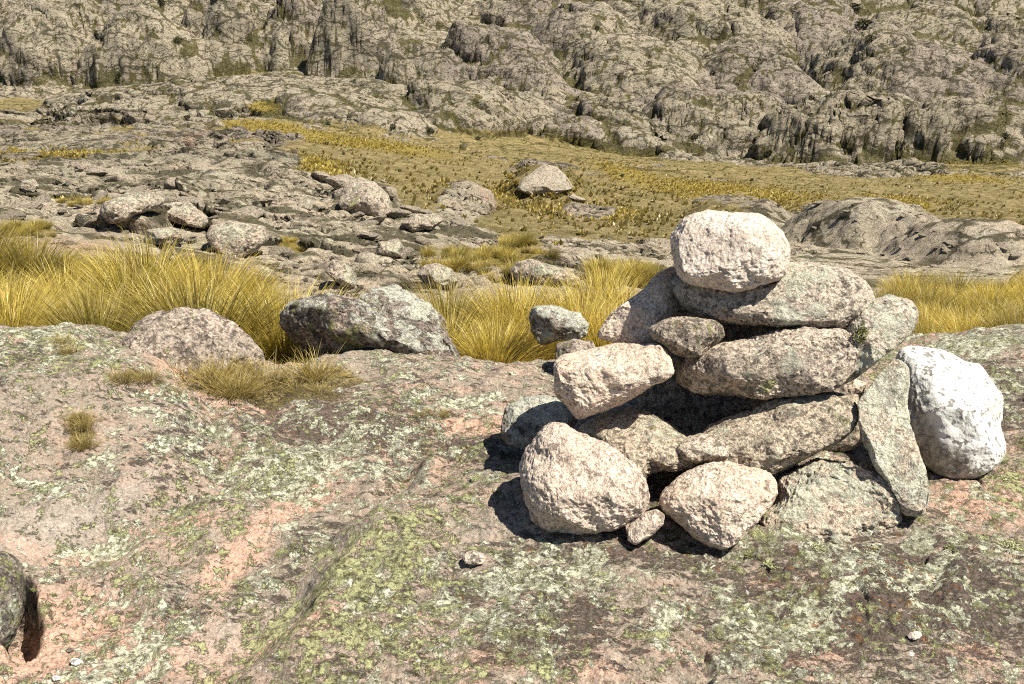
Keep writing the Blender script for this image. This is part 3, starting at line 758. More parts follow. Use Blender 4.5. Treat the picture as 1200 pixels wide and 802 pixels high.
def mat_quartz():
    b = NB('white_quartz')
    co = b.n('ShaderNodeTexCoord').outputs['Object']
    big = b.noise(co, 7, 6, .6, .6, 2.)
    col = b.mix(b.step(big, .35, .65), (.54, .525, .495), (.71, .695, .66))
    col = b.mix(b.math('MULTIPLY', b.step(b.noise(co, 4.5, 5, .6, .5, 12.), .56, .68), .6), col, (.58, .52, .43))
    sp = b.step(b.math('ADD', b.noise(co, 46, 4, .6, .2, 5.), b.math('MULTIPLY', b.noise(co, 6, 2, .5, 0, 6.), .25)), .69, .715)
    col = b.mix(b.math('MULTIPLY', sp, .85), col, (.13, .12, .10))
    # grey lichen on the lower flank, with the shade of its overhang painted in
    sep = b.n('ShaderNodeSeparateXYZ', {0: co}).outputs
    lowv = b.math('ADD', b.math('MULTIPLY', sep[2], -3.4), b.math('MULTIPLY', sep[0], -4.2))
    lm = b.step(b.math('ADD', lowv, b.math('MULTIPLY', b.noise(co, 9, 7, .68, .4, 8.), .9)), .78, .98)
    lich = b.mix(b.step(b.noise(co, 40, 5, .7, 0, 9.), .42, .58), (.16, .14, .11), (.42, .38, .31))
    col = b.mix(b.math('MULTIPLY', lm, .85), col, lich)
    gm = b.step(b.noise(co, 14, 6, .66, .3, 18.), .66, .70)
    col = b.mix(b.math('MULTIPLY', gm, .7), col, (.34, .34, .2))
    h = b.math('ADD', b.math('MULTIPLY', big, 1.0), b.math('MULTIPLY', b.noise(co, 30, 5, .6, .3, 7.), .35))
    h = b.math('SUBTRACT', h, b.math('MULTIPLY', sp, .12))
    return b.finish(col, b.bump(h, .016), .62, .4)
MS['quartz'] = mat_quartz()

def stone(name, label, cat, mat, pts, Y, T, org=(0, 0), sc=1.0, center=None, group=None, **kw):
    c, R, fr = outline(pts, Y, center, org, sc)
    me = stone_mesh(name, R, T, frame=fr, **kw)
    o = link(name, me, MS[mat], loc=c)
    return tag(o, label, cat, group)

G1 = 'stones piled into the cairn'
Z1 = dict(org=(560, 230), sc=3.488); Z2 = dict(org=(860, 300), sc=2.506); Z3 = dict(org=(560, 440), sc=3.529)
Z4 = dict(org=(760, 230), sc=4.72); Z5 = dict(org=(640, 420), sc=4.454); Z6 = dict(org=(860, 520), sc=5.0); Z7 = dict(org=(960, 380), sc=3.646)

stone('cairn_stone', 'pale pinkish round boulder balanced on top of the cairn', 'stone', 'top',
      [(125, 240), (150, 190), (200, 120), (260, 95), (330, 78), (400, 85), (450, 95), (510, 88), (600, 92), (660, 120), (710, 165), (750, 215), (778, 280), (770, 340), (760, 390), (735, 440), (690, 462), (610, 485), (560, 505), (490, 525), (420, 515), (330, 505), (250, 495), (195, 470), (160, 430), (150, 380), (130, 300)],
      2.66, .17, **Z4, group=G1, seed=1, e=.75, facets=7, cut=.14, lean=.5)
stone('cairn_stone', 'long grey lichened slab directly under the round top boulder', 'stone', 'slab',
      [(778, 334), (788, 325), (850, 322), (905, 314), (930, 308), (965, 309), (1000, 317), (1018, 330), (1025, 346), (1022, 362), (1010, 376), (985, 385), (940, 384), (890, 382), (850, 377), (820, 371), (800, 361), (786, 350)],
      2.66, .17, group=G1, seed=2, e=.6, facets=8, cut=.2, lean=.5)
stone('cairn_stone', 'pinkish grey slab under the dark gap, with the brown oval stone on its left end', 'stone', 'slab2',
      [(793, 440), (796, 424), (812, 412), (850, 402), (900, 391), (950, 386), (990, 388), (1004, 408), (1000, 432), (975, 456), (930, 464), (870, 466), (820, 464), (798, 453)],
      2.50, .20, group=G1, seed=3, e=.45, facets=9, cut=.25, lean=.25)
stone('cairn_stone', 'angular grey stone rising at the right end of the slabs, with a green moss clump', 'stone', 'slab',
      [(945, 425), (955, 400), (980, 386), (1003, 370), (1022, 350), (1046, 343), (1069, 350), (1078, 364), (1073, 386), (1051, 407), (1023, 429), (996, 446), (970, 456), (950, 445)],
      2.49, .19, group=G1, seed=31, e=.48, facets=11, cut=.3, lean=.3)
stone('cairn_stone', 'pale blocky stone at the upper left, half in the shadow of the slab', 'stone', 'pinkw',
      [(488, 580), (520, 520), (545, 480), (610, 430), (690, 370), (730, 320), (800, 280), (840, 340), (830, 440), (800, 520), (760, 600), (690, 640), (600, 625), (540, 605)],
      2.78, .16, **Z1, group=G1, seed=4, e=.55, facets=8, cut=.3, lean=.35)
stone('cairn_stone', 'small dark brown oval stone wedged under the left end of the slab', 'stone', 'brown',
      [(700, 545), (740, 515), (790, 495), (850, 490), (920, 500), (970, 510), (1005, 535), (1010, 570), (985, 600), (950, 630), (920, 655), (860, 665), (800, 645), (760, 610), (715, 580)],
      2.50, .10, **Z1, group=G1, seed=5, e=.7, facets=7, cut=.2, lean=.2)
stone('cairn_stone', 'warm pale slab jutting out to the left with a shaded underside', 'stone', 'pinkw',
      [(648, 424), (660, 414), (700, 407), (725, 402), (750, 405), (776, 402), (786, 420), (789, 438), (768, 450), (727, 477), (700, 488), (678, 497), (665, 478), (651, 463)],
      2.46, .17, group=G1, seed=6, e=.55, facets=8, cut=.25, lean=.55, cuts=[((.05, -.55, -.80), .22, .15)])
stone('cairn_stone', 'grey brown lichened stone behind the big round front stone', 'stone', 'olive',
      [(678, 500), (705, 482), (740, 475), (772, 487), (800, 507), (825, 520), (838, 530), (822, 545), (795, 553), (772, 549), (755, 560), (735, 590), (700, 590), (682, 540)],
      2.42, .15, group=G1, seed=7, e=.6, facets=7, cut=.2, lean=.9)
stone('cairn_stone', 'olive grey slab under the longest slab, sloping down to the left', 'stone', 'olive',
      [(818, 515), (835, 499), (855, 490), (880, 480), (905, 470), (940, 462), (975, 459), (1000, 467), (1007, 480), (1002, 500), (985, 516), (960, 527), (935, 541), (905, 553), (885, 550), (865, 544), (840, 545), (822, 538)],
      2.40, .18, group=G1, seed=8, e=.62, facets=8, cut=.22, lean=.45)
stone('cairn_stone', 'small broken stone with a bare pale face beside the olive slab', 'stone', 'slab2',
      [(676, 480), (695, 448), (738, 405), (800, 390), (880, 402), (960, 440), (950, 515), (860, 530), (780, 552), (705, 535)], 2.32, .07, **Z5, group=G1, seed=9, sub=5, e=.45, facets=6, cut=.3, lean=.7)
stone('cairn_stone', 'big round pink stone standing on its edge at the front left', 'stone', 'round',
      [(155, 370), (180, 320), (210, 270), (260, 220), (310, 190), (350, 195), (390, 220), (450, 240), (520, 270), (580, 310), (640, 360), (690, 420), (712, 470), (703, 530), (672, 570), (625, 602), (560, 640), (480, 666), (420, 674), (340, 662), (260, 642), (220, 602), (195, 540), (168, 470)],
      2.16, .12, **Z3, group=G1, seed=10, e=.62, facets=9, cut=.22, lean=.35, groove=.005)
stone('cairn_stone', 'smallest pinkish stone wedged between the two round front stones', 'stone', 'round',
      [(608, 640), (640, 590), (690, 565), (740, 553), (772, 578), (768, 618), (740, 652), (700, 677), (650, 702), (618, 684)], 2.06, .05, **Z3, group=G1, seed=11, sub=5, e=.62, facets=7, cut=.25, lean=.2)
stone('cairn_stone', 'egg shaped pale pink stone at the front centre of the cairn', 'stone', 'pinkw',
      [(750, 510), (770, 470), (830, 410), (900, 370), (960, 355), (1020, 350), (1080, 360), (1140, 380), (1195, 402), (1235, 440), (1242, 500), (1200, 560), (1155, 605), (1100, 650), (1060, 690), (1010, 714), (950, 704), (890, 664), (840, 614), (790, 574), (755, 540)],
      2.12, .13, **Z3, group=G1, seed=12, e=.7, facets=9, cut=.2, lean=.30)
stone('cairn_stone', 'low block crusted with pale green lichen and moss at the right foot', 'stone', 'moss',
      [(262, 230), (300, 180), (400, 130), (500, 88), (620, 98), (740, 128), (860, 188), (945, 250), (985, 350), (975, 425), (900, 520), (800, 590), (690, 640), (580, 660), (480, 660), (360, 640), (270, 590), (190, 530), (165, 450), (228, 390), (285, 340)],
      2.19, .15, **Z6, group=G1, seed=13, e=.42, facets=9, cut=.2, lean=.45, rough=1.7)
stone('cairn_stone', 'narrow lichened slab leaning on the white quartz boulder', 'stone', 'lean',
      [(165, 340), (195, 292), (255, 215), (330, 140), (385, 180), (380, 260), (375, 330), (385, 430), (425, 545), (455, 640), (470, 740), (440, 815), (350, 810), (310, 700), (265, 645), (225, 575), (186, 500), (168, 420)],
      2.25, .09, **Z7, center=(300, 470), group=G1, seed=14, e=.42, facets=5, cut=.15, lean=.30, cuts=[((.25, -.9, .25), .55, .1)])
stone('quartz_boulder', 'big white quartz boulder with black specks at the right end', 'boulder', 'quartz',
      [(330, 110), (350, 78), (380, 64), (450, 68), (520, 78), (590, 108), (640, 135), (700, 150), (745, 180), (770, 230), (820, 280), (828, 320), (808, 380), (792, 440), (808, 520), (800, 560), (760, 615), (700, 668), (640, 700), (580, 712), (500, 690), (440, 640), (390, 560), (320, 460), (270, 380), (240, 300), (260, 220), (300, 150)],
      2.55, .22, **Z7, seed=15, e=.52, facets=12, cut=.34, lean=.25, rough=.55, cuts=[((-.05, -.80, -.60), .60, .12), ((.70, -.70, .10), .66, .18), ((-.5, -.85, .12), .64, .15), ((.1, -.5, .85), .66, .25)])
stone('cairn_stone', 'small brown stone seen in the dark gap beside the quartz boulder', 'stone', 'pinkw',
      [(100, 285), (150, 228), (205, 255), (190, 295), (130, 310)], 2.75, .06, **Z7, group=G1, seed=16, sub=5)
stone('cairn_stone', 'stone added as dark backing in the gap between the top slab and the longest slab', 'stone', 'brown',
      [(768, 372), (790, 345), (860, 342), (960, 345), (1010, 372), (1015, 400), (960, 425), (850, 425), (780, 410)], 2.92, .13, group=G1, seed=27, e=.6)  # added behind the slabs so no daylight shows through the gap
stone('cairn_stone', 'stone added as dark backing deep in the hollow under the longest slab', 'stone', 'brown',
      [(775, 400), (850, 385), (960, 380), (1010, 420), (1010, 520), (900, 545), (800, 520), (745, 480), (750, 430)], 2.86, .12, group=G1, seed=17, e=.6, lean=.2)  # added inside the pile to keep the hollow black
stone('lichen_stone', 'stone crusted with white lichen on the slab left of the cairn', 'stone', 'lich',
      [(587, 497), (592, 476), (615, 466), (640, 464), (668, 468), (678, 490), (665, 512), (635, 522), (612, 526), (595, 521), (587, 510)], 2.74, .09, seed=18, sub=5, e=.6, lean=.4)
# ---- rocks beyond the slab
stone('boulder', 'rounded pinkish grey boulder in front of the left grass', 'boulder', 'boul',
      [(140, 440), (143, 400), (158, 380), (185, 366), (215, 361), (245, 364), (275, 380), (298, 397), (307, 418), (304, 436), (280, 460), (220, 470), (160, 465)], 3.55, .30, seed=19, e=.6, facets=9, cut=.2, lean=.5, rough=1.5)
stone('boulder', 'long overhanging boulder with a dark undercut between two clumps of grass', 'boulder', 'boul2',
      [(332, 384), (336, 364), (356, 350), (388, 345), (420, 351), (445, 366), (475, 374), (503, 379), (522, 390), (534, 408), (542, 428), (560, 440), (540, 456), (480, 462), (440, 450), (415, 430), (385, 432), (365, 425), (352, 408), (338, 398)],
      4.05, .38, center=(450, 405), seed=20, e=.5, facets=9, cut=.2, lean=.12, rough=2.0, cuts=[((-.40, -.50, -.77), .20, .35), ((.25, -.75, .6), .62, .15)])
stone('boulder', 'pale weathered rock wedge with a dark cleft behind the overhanging boulder', 'boulder', 'lich',
      [(412, 372), (415, 352), (440, 338), (462, 332), (490, 342), (510, 354), (528, 375), (530, 392), (480, 396), (430, 392)], 4.75, .28, seed=21, e=.45, facets=12, cut=.35, lean=.7, rough=1.8)
stone('boulder', 'lichened rock poking out of the tall grass left of the cairn', 'boulder', 'lich',
      [(620, 372), (624, 360), (645, 357), (668, 364), (682, 364), (691, 378), (688, 394), (672, 400), (650, 402), (632, 404), (622, 390)], 4.35, .16, seed=22, sub=5, e=.5, facets=11, cut=.3, lean=.45, rough=1.6)
stone('boulder', 'low pale rock under the grass beside the left cairn slab', 'boulder', 'boul',
      [(650, 420), (652, 404), (672, 397), (694, 399), (700, 412), (690, 432), (660, 434)], 3.6, .12, seed=23, sub=5, e=.6, lean=.4)
stone('edge_rock', 'dark mossy rock standing in a hollow at the edge of the slab', 'rock', 'edge',
      [(-40, 660), (-20, 648), (4, 646), (20, 654), (28, 668), (29, 690), (24, 715), (17, 745), (0, 775), (-40, 775)], 1.84, .12, seed=24, e=.6, lean=.1)
for lab, pts, Y in [('small pinkish stone lying in the undercut of the overhanging boulder', [(408, 436), (412, 428), (424, 427), (434, 433), (436, 442), (420, 446)], 3.72),
                    ('tiny pale stone beside the straw grass below the boulder', [(398, 430), (402, 424), (414, 424), (420, 430), (412, 437)], 3.78)]:
    stone('small_stone', lab, 'stone', 'pinkw', pts, Y, .035, seed=int(pts[0][0]), sub=4)
for lab, x, y, r, m in [('white pebble lying on the pink bare rock at the bottom left', 88, 780, 8, 'quartz'), ('white pebble cut by the bottom edge of the view', 66, 798, 6, 'quartz'),
                        ('flat whitish stone chip on the lichened rock in front of the cairn', 556, 662, 15, 'slab2'), ('dark pebble beside the hollow on the pink rock', 82, 765, 5, 'edge'),
                        ('pale grey chip on the dark rock at the lower right', 1072, 750, 9, 'top')]:
    p = hit(x, y); k = p[1] / F
    ang = np.linspace(0, 2 * PI, 9)[:-1]
    pts = [(x + r * math.cos(t) * random.uniform(.8, 1.15), y - .55 * r - r * .62 * math.sin(t) * random.uniform(.8, 1.15)) for t in ang]
    stone('pebble', lab, 'pebble', m, pts, p[1] + .4 * r * k, r * k * .8, seed=int(x), sub=4, lean=.6, e=.55)

# ---- boulders of the slope, one by one
def slope_boulder(label, pts, T, seed, mat='mid', base=None, lean=.45, e=.62, sub=5):
    xs = [p[0] for p in pts]; ys = [p[1] for p in pts]
    p = hit(base[0], base[1]) if base else hit(sum(xs) / len(xs), max(ys) - 2)
    Y = float(p[1]); c, R, fr = outline(pts, Y + T * .6)
    me = stone_mesh('boulder', R, T, frame=fr, sub=sub, seed=seed, e=e, lean=lean, facets=8, cut=.2, rough=1.3)
    return tag(link('boulder', me, MS[mat], loc=c), label, 'boulder')
slope_boulder('dark bottomed boulder hanging over a ledge above the left grass', [(240, 276), (246, 264), (268, 258), (292, 262), (312, 266), (316, 280), (302, 294), (284, 303), (268, 302), (252, 292), (244, 284)], .42, 201, e=.55)
slope_boulder('small boulder below the ledge just above the left grass', [(287, 322), (292, 312), (305, 310), (322, 318), (328, 328), (318, 333), (302, 332)], .22, 202)
slope_boulder('low boulder with a shaded foot on the left of the ledge', [(168, 284), (172, 270), (190, 266), (210, 268), (216, 280), (205, 289), (182, 290)], .4, 203)
slope_boulder('flat slab overhanging a long dark crack on the left slope', [(116, 250), (120, 238), (150, 226), (180, 226), (196, 234), (180, 245), (150, 258), (130, 262)], .5, 204)
slope_boulder('low slab right of the overhanging slab along the dark crack', [(182, 246), (192, 238), (220, 236), (240, 250), (248, 262), (238, 268), (214, 264), (194, 258)], .45, 205)
slope_boulder('tall pale boulder standing at the edge of the meadow', [(396, 238), (404, 216), (420, 206), (440, 214), (456, 230), (460, 248), (446, 254), (420, 253), (402, 248)], .9, 206)
slope_boulder('small rock below the tall pale boulder', [(346, 246), (350, 236), (362, 232), (368, 240), (364, 247)], .25, 207)
slope_boulder('grey rock in the short grass above the tall grass', [(596, 318), (604, 308), (622, 304), (650, 312), (680, 326), (676, 336), (640, 334), (606, 328)], .35, 208)
slope_boulder('dark edged boulder at the right edge of the meadow', [(1178, 336), (1186, 324), (1200, 314), (1220, 318), (1222, 338), (1196, 342)], .4, 209)
slope_boulder('rock with a pink face above the overhanging boulder', [(440, 298), (444, 284), (466, 280), (474, 290), (472, 300), (456, 303)], .28, 210)
slope_boulder('long leaning slab with a mossy lower edge behind the grass', [(380, 318), (388, 304), (404, 306), (418, 324), (416, 338), (400, 336)], .3, 211)
slope_boulder('broken rock with a dark gap behind the middle grass', [(488, 322), (494, 312), (512, 308), (530, 316), (538, 330), (520, 338), (500, 334)], .3, 212)
slope_boulder('low broad rock in front of the tall pale boulder', [(470, 262), (486, 252), (510, 250), (520, 258), (506, 270), (482, 272)], .5, 213)
slope_boulder('dark block on the far left slope', [(20, 222), (26, 212), (40, 210), (46, 218), (40, 226), (26, 227)], .5, 214)
slope_boulder('pointed outcrop block crowning the knoll in the meadow', [(606, 222), (612, 210), (624, 201), (638, 192), (652, 196), (664, 207), (672, 221), (650, 228), (622, 228)], 2.2, 215, e=.45, lean=.7)

# ---- loose rocks scattered on the slope
ROCKS = []
for k in range(9):
    rs = np.random.default_rng(300 + k)
    kk = np.arange(180); prof = 1 + .16 * np.sin(kk / 180 * 2 * PI * 2 + rs.uniform(0, 6)) + .12 * np.sin(kk / 180 * 2 * PI * 3 + rs.uniform(0, 6)) + .06 * np.sin(kk / 180 * 2 * PI * 7 + rs.uniform(0, 6))
    sq = rs.uniform(.5, .8)
    R = (lambda prof, sq: lambda phi: np.interp((phi + PI) / (2 * PI) * 180, kk, prof, period=180) * (1 - (1 - sq) * np.abs(np.sin(phi))))(prof, sq)
    ROCKS.append(stone_mesh('rock', R, rs.uniform(.7, 1.1), sub=4, seed=300 + k, e=.55, facets=12, cut=.3, lean=rs.uniform(.0, .5), rough=1.6))
for me in ROCKS: me.materials.append(MS['mid'])
count = 0
def loose_rock(x, y, size_px, group, label):
    global count
    p = hit(x, y)
    if p[1] < 7.2 or gmask(grass, p[0], p[1]) > .75: return
    s = size_px * p[1] / F * .5
    o = link('rock', ROCKS[count % len(ROCKS)], loc=(p[0], p[1] + s * .3, p[2] + s * random.uniform(-.12, .12)), rot=(random.uniform(-.3, .3), random.uniform(-.3, .3), random.uniform(0, 6.28)), scale=(s, s * random.uniform(.8, 1.2), s * random.uniform(.32, .7)))
    tag(o, label, 'rock', group); count += 1
for k in range(125):
    loose_rock(random.uniform(0, 560), random.triangular(195, 340, 235), random.choice([7, 9, 12, 16, 22, 30, 40]), 'loose rocks on the left slope', 'loose lichen grey rock on the stony left slope')
for k in range(55):
    loose_rock(random.uniform(920, 1200), random.uniform(215, 335), random.choice([6, 8, 10, 13, 18]), 'loose rocks on the right outcrop', 'loose grey rock on the outcrop behind the quartz boulder')
for k in range(35):
    loose_rock(random.uniform(560, 790), random.uniform(240, 330), random.choice([5, 7, 9, 12]), 'loose rocks in the middle', 'loose grey rock on the slope between meadow and tall grass')
for k in range(16):
    loose_rock(random.uniform(585, 700), random.uniform(212, 236), random.choice([9, 12, 16, 22]), 'rocks of the meadow knoll', 'low grey rock around the knoll in the meadow')

# ------------------------------------------------------------------ grass
def tussock_mesh(seed, n, length, spread, base_r, width, lean=(0, 0), segs=5, droop=.55):
    rs = np.random.default_rng(seed)
    az = rs.uniform(0, 2 * PI, n); u = np.sqrt(rs.uniform(0, 1, n))
    bx, by = base_r * u * np.cos(az), base_r * u * np.sin(az)
    az2 = az + rs.normal(0, .5, n)
    tilt = spread * (u * .8 + .2) * rs.uniform(.5, 1.25, n)
    L = length * rs.uniform(.55, 1.1, n) * (1 - .18 * u)
    d = np.stack([np.sin(tilt) * np.cos(az2) + lean[0] * rs.uniform(.6, 1.3, n), np.sin(tilt) * np.sin(az2) + lean[1], np.cos(tilt)], 1)
    d /= np.linalg.norm(d, axis=1)[:, None]
    hor = d.copy(); hor[:, 2] = 0; hor /= np.maximum(np.linalg.norm(hor, axis=1), 1e-6)[:, None]
    ts = np.linspace(0, 1, segs + 1)
    dr = droop * rs.uniform(.3, 1.3, n)
    pts = np.zeros((n, segs + 1, 3)); pts[:, 0] = np.stack([bx, by, np.full(n, -.03)], 1)
    cur = d.copy()
    for k in range(segs):
        pts[:, k + 1] = pts[:, k] + cur * (L / segs)[:, None]
        bend = dr * (ts[k + 1] ** 1.3) * 2.2 / segs
        cur = cur + hor * (bend * .7)[:, None] - np.array([0, 0, 1.]) * (bend * .9)[:, None]
        cur /= np.linalg.norm(cur, axis=1)[:, None]
    fa = rs.uniform(0, 2 * PI, n)
    side = np.stack([np.cos(fa), np.sin(fa), np.zeros(n)], 1)
    wv = width * rs.uniform(.6, 1.3, n)[:, None] * (1 - ts[None, :] ** 1.6 * .9)
    A = pts + side[:, None] * wv[..., None] * .5; B = pts - side[:, None] * wv[..., None] * .5
    V = np.stack([A, B], 2).reshape(n, -1, 3)
    nv = 2 * (segs + 1)
    q = np.array([[2 * k, 2 * k + 1, 2 * k + 3, 2 * k + 2] for k in range(segs)])
    Fc = (q[None] + (np.arange(n) * nv)[:, None, None]).reshape(-1, 4)
    at = np.repeat(np.repeat(ts[None], n, 0)[..., None], 2, 2).reshape(-1)
    return mesh_np('tussock', V.reshape(-1, 3), Fc, True, {'along': ('FLOAT', at)})

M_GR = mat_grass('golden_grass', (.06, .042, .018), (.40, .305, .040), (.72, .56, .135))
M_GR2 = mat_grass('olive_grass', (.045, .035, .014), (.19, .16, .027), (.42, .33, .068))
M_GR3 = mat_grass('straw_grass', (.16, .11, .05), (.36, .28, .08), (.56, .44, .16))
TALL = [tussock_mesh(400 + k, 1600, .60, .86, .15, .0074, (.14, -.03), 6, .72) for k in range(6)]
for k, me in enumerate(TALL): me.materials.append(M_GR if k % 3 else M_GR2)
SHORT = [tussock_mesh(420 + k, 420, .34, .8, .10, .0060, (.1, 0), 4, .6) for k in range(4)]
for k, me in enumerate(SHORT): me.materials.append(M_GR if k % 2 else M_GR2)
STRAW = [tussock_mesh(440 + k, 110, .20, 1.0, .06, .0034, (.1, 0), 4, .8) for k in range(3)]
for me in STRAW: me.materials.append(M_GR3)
def tuss(meshes, X, Y, s, label, group, zs=1.0, name='grass_tussock', sink=.0):
    o = link(name, random.choice(meshes), loc=(X, Y, ground_z(X, Y) - sink), rot=(random.uniform(-.16, .12), random.uniform(-.14, .24), random.uniform(-.6, .6)), scale=(s, s, s * zs))
    return tag(o, label, 'grass tussock', group)
def belt(x0, x1, Y0, Y1, step, s0, s1, label, group, skip=None, zs=1.0):
    Y = Y0
    while Y <= Y1:
        xw0, xw1 = (x0 - 600) / F * Y, (x1 - 600) / F * Y
        X = xw0 + random.uniform(0, step)
        while X <= xw1:
            xx, yy = X + random.uniform(-.09, .09), Y + random.uniform(-.12, .12)
            px = 600 + F * xx / yy
            if not (skip and skip(px, yy)): tuss(TALL, xx, yy, random.uniform(s0, s1), label, group, zs)
            X += step
        Y += step * .85
belt(-120, 345, 4.35, 6.5, .50, .70, 1.25, 'tall golden tussock in the dense grass belt behind the left slab', 'tall tussocks of the left belt', lambda px, Y: (px > 300 and Y > 5.3) or (px > 200 and Y > 6.0))
belt(500, 760, 4.45, 6.2, .43, .60, 1.05, 'tall golden tussock in the grass between the overhanging boulder and the cairn', 'tall tussocks of the middle belt', lambda px, Y: (px < 560 and Y < 4.7) or (600 < px < 700 and Y < 4.75) or (px < 640 and Y > 5.8))
belt(1020, 1330, 4.5, 7.0, .40, .44, .74, 'golden tussock in the grass strip right of the cairn', 'tall tussocks of the right belt')
belt(760, 1020, 4.6, 5.3, .36, .60, .75, 'golden tussock half hidden behind the cairn', 'tussocks behind the cairn')
# short tufts on the slope, patch by patch
def patch(n, x0, x1, y0, y1, s, label, group):
    for k in range(n):
        p = hit(random.uniform(x0, x1), random.uniform(y0, y1))
        if p[1] < 6.8: continue
        tuss(SHORT, p[0], p[1], s * random.uniform(.7, 1.25), label, group)
patch(24, 0, 66, 266, 280, .5, 'short golden tuft in the strip above the left end of the tall grass', 'short tufts of the left strip')
patch(16, 66, 124, 235, 242, .5, 'short golden tuft in the narrow strip on the left slope', 'short tufts of the narrow strip')
patch(44, 500, 648, 296, 326, .75, 'short golden tuft in the patch above the middle tall grass', 'short tufts above the middle grass')
patch(12, 588, 636, 284, 292, 1.1, 'short golden tuft in the small patch below the meadow knoll', 'short tufts below the knoll')
patch(22, 690, 775, 318, 340, 1.0, 'short tuft on the slope left of the top of the cairn', 'short tufts left of the cairn top')
patch(8, 330, 360, 280, 300, .45, 'short tuft in the crevices right of the hanging boulder', 'short tufts by the hanging boulder')
# straw on the near slab
def straw(n, x0, x1, y0, y1, s, label, group, meshes=STRAW):
    for k in range(n):
        p = hit(random.uniform(x0, x1), random.uniform(y0, y1))
        tuss(meshes, p[0], p[1], s * random.uniform(.45, 1.35), label, group, name='straw_tuft')
straw(30, 205, 385, 436, 464, .75, 'short straw tuft in the earthy hollow below the boulders', 'straw tufts below the boulders')
straw(9, 84, 114, 488, 532, .42, 'straw tuft growing in the crack on the left slab', 'straw tufts in the left crack')
straw(6, 60, 90, 402, 416, .40, 'small green tuft on the upper left slab', 'tufts on the upper left slab')
straw(8, 140, 180, 440, 452, .38, 'yellow tuft on the slab below the rounded boulder', 'tufts below the rounded boulder')
straw(8, 490, 530, 478, 490, .25, 'tiny tuft on the slab left of the lichened stone', 'tiny tufts left of the cairn')
straw(6, 930, 1030, 572, 592, .3, 'tiny green tuft on the mossy block at the foot of the cairn', 'tiny tufts on the mossy block')

# ---- far tussocks of the meadow, beyond counting
def far_tussocks():
    rs = np.random.default_rng(77)
    pts = []
    w = np.where((YY > 20) & (YY < 320), np.clip(grass - .3, 0, 1), 0)
    cell = np.abs(np.gradient(PYf, axis=0)) + .05
    ww = (w * cell * (.07 + 1.5 * gold)).ravel(); ww[(np.abs(PXf - 600) > 680).ravel()] = 0
    ww /= ww.sum()
    ids = rs.choice(ww.size, 7000, p=ww)
    X = XX.ravel()[ids] + rs.normal(0, .3, len(ids)); Y = YY.ravel()[ids]; Z = H.ravel()[ids] + CAMZ
    g = np.clip(gold.ravel()[ids] + rs.normal(0, .25, len(ids)), 0, 1)
    n = len(ids); nb = 9
    s = np.clip(Y / 80, .25, .7) * rs.uniform(.3, .75, n)
    az = rs.uniform(0, 2 * PI, (n, nb)); tl = rs.uniform(.1, .9, (n, nb)); ln = rs.uniform(.7, 1.1, (n, nb))
    base = np.stack([X, Y, Z - .05], 1)[:, None]
    tip = base + (np.stack([np.sin(tl) * np.cos(az), np.sin(tl) * np.sin(az), np.cos(tl)], -1) * (ln * s[:, None])[..., None])
    wd = np.stack([-np.sin(az), np.cos(az), np.zeros_like(az)], -1) * (s[:, None, None] * .22)
    midp = base + (tip - base) * .55
    V = np.stack([np.broadcast_to(base, tip.shape), midp + wd, tip, midp - wd], 2)
    Fc = np.arange(n * nb * 4).reshape(-1, 4)
    at = np.repeat(g, nb * 4)
    me = mesh_np('meadow_grass', V.reshape(-1, 3), Fc, False, {'along': ('FLOAT', at)})
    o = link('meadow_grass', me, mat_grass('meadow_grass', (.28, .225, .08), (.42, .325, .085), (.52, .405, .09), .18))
    tag(o, 'countless golden and olive tussocks covering the far meadow', 'grass', kind='stuff')
far_tussocks()

# ---- dark shrubs
def shrub_mesh(seed, n=260):
    rs = np.random.default_rng(seed)
    v = rs.normal(size=(n, 3)); v /= np.linalg.norm(v, axis=1)[:, None]
    rad = rs.uniform(.35, 1, n) ** .6 * (1 + .25 * np.sin(v[:, 0] * 5 + seed) + .2 * np.sin(v[:, 2] * 7))
    c = v * rad[:, None] * np.array([.55, .5, .42]) + np.array([0, 0, .38])
    a = rs.normal(size=(n, 3)); a /= np.linalg.norm(a, axis=1)[:, None]
    b = np.cross(a, rs.normal(size=(n, 3))); b /= np.linalg.norm(b, axis=1)[:, None]
    s = rs.uniform(.05, .12, n)[:, None]
    V = np.stack([c - a * s, c + b * s * .6, c + a * s, c - b * s * .6], 1).reshape(-1, 3)
    return mesh_np('shrub', V, np.arange(n * 4).reshape(-1, 4), False)
SHR = [shrub_mesh(500 + k) for k in range(3)]
M_SHR = mat_leaf('dark_shrub_leaves', (.020, .026, .010), (.06, .065, .025))
for me in SHR: me.materials.append(M_SHR)
def shrub(x, y, px, label, group=None):
    p = hit(x, y); s = px * p[1] / F
    tag(link('shrub', random.choice(SHR), loc=(p[0], p[1], p[2] - .05 * s), rot=(0, 0, random.uniform(0, 6)), scale=(s, s, s * random.uniform(.8, 1.2))), label, 'shrub', group)
for k in range(26):
    x = random.uniform(330, 1180); mtop = np.interp(x, [300, 400, 600, 900, 1200], [150, 158, 175, 205, 212])
    shrub(x, mtop + random.uniform(6, 40), random.uniform(2.5, 5), 'tiny dark shrub dotting the yellow meadow', 'dark shrubs of the meadow')
for x, y, s, lab in [(1018, 52, 10, 'lowest dark shrub in the cleft at the top right of the mountain'), (1010, 34, 13, 'widest dark shrub in the cleft at the top right of the mountain'), (1003, 16, 11, 'highest dark shrub in the cleft at the top right'), (505, 156, 8, 'dark shrub at the foot of the crags on the upper edge of the meadow'),
                     (560, 165, 7, 'small dark shrub at the foot of the crags, right of the larger one'), (460, 152, 7, 'dark shrub at the left end of the crag foot'), (140, 100, 9, 'dark shrub at the foot of the left cliff'),
                     (900, 183, 8, 'dark shrub in the broken rocks above the meadow')]:
    shrub(x, y, s, lab)
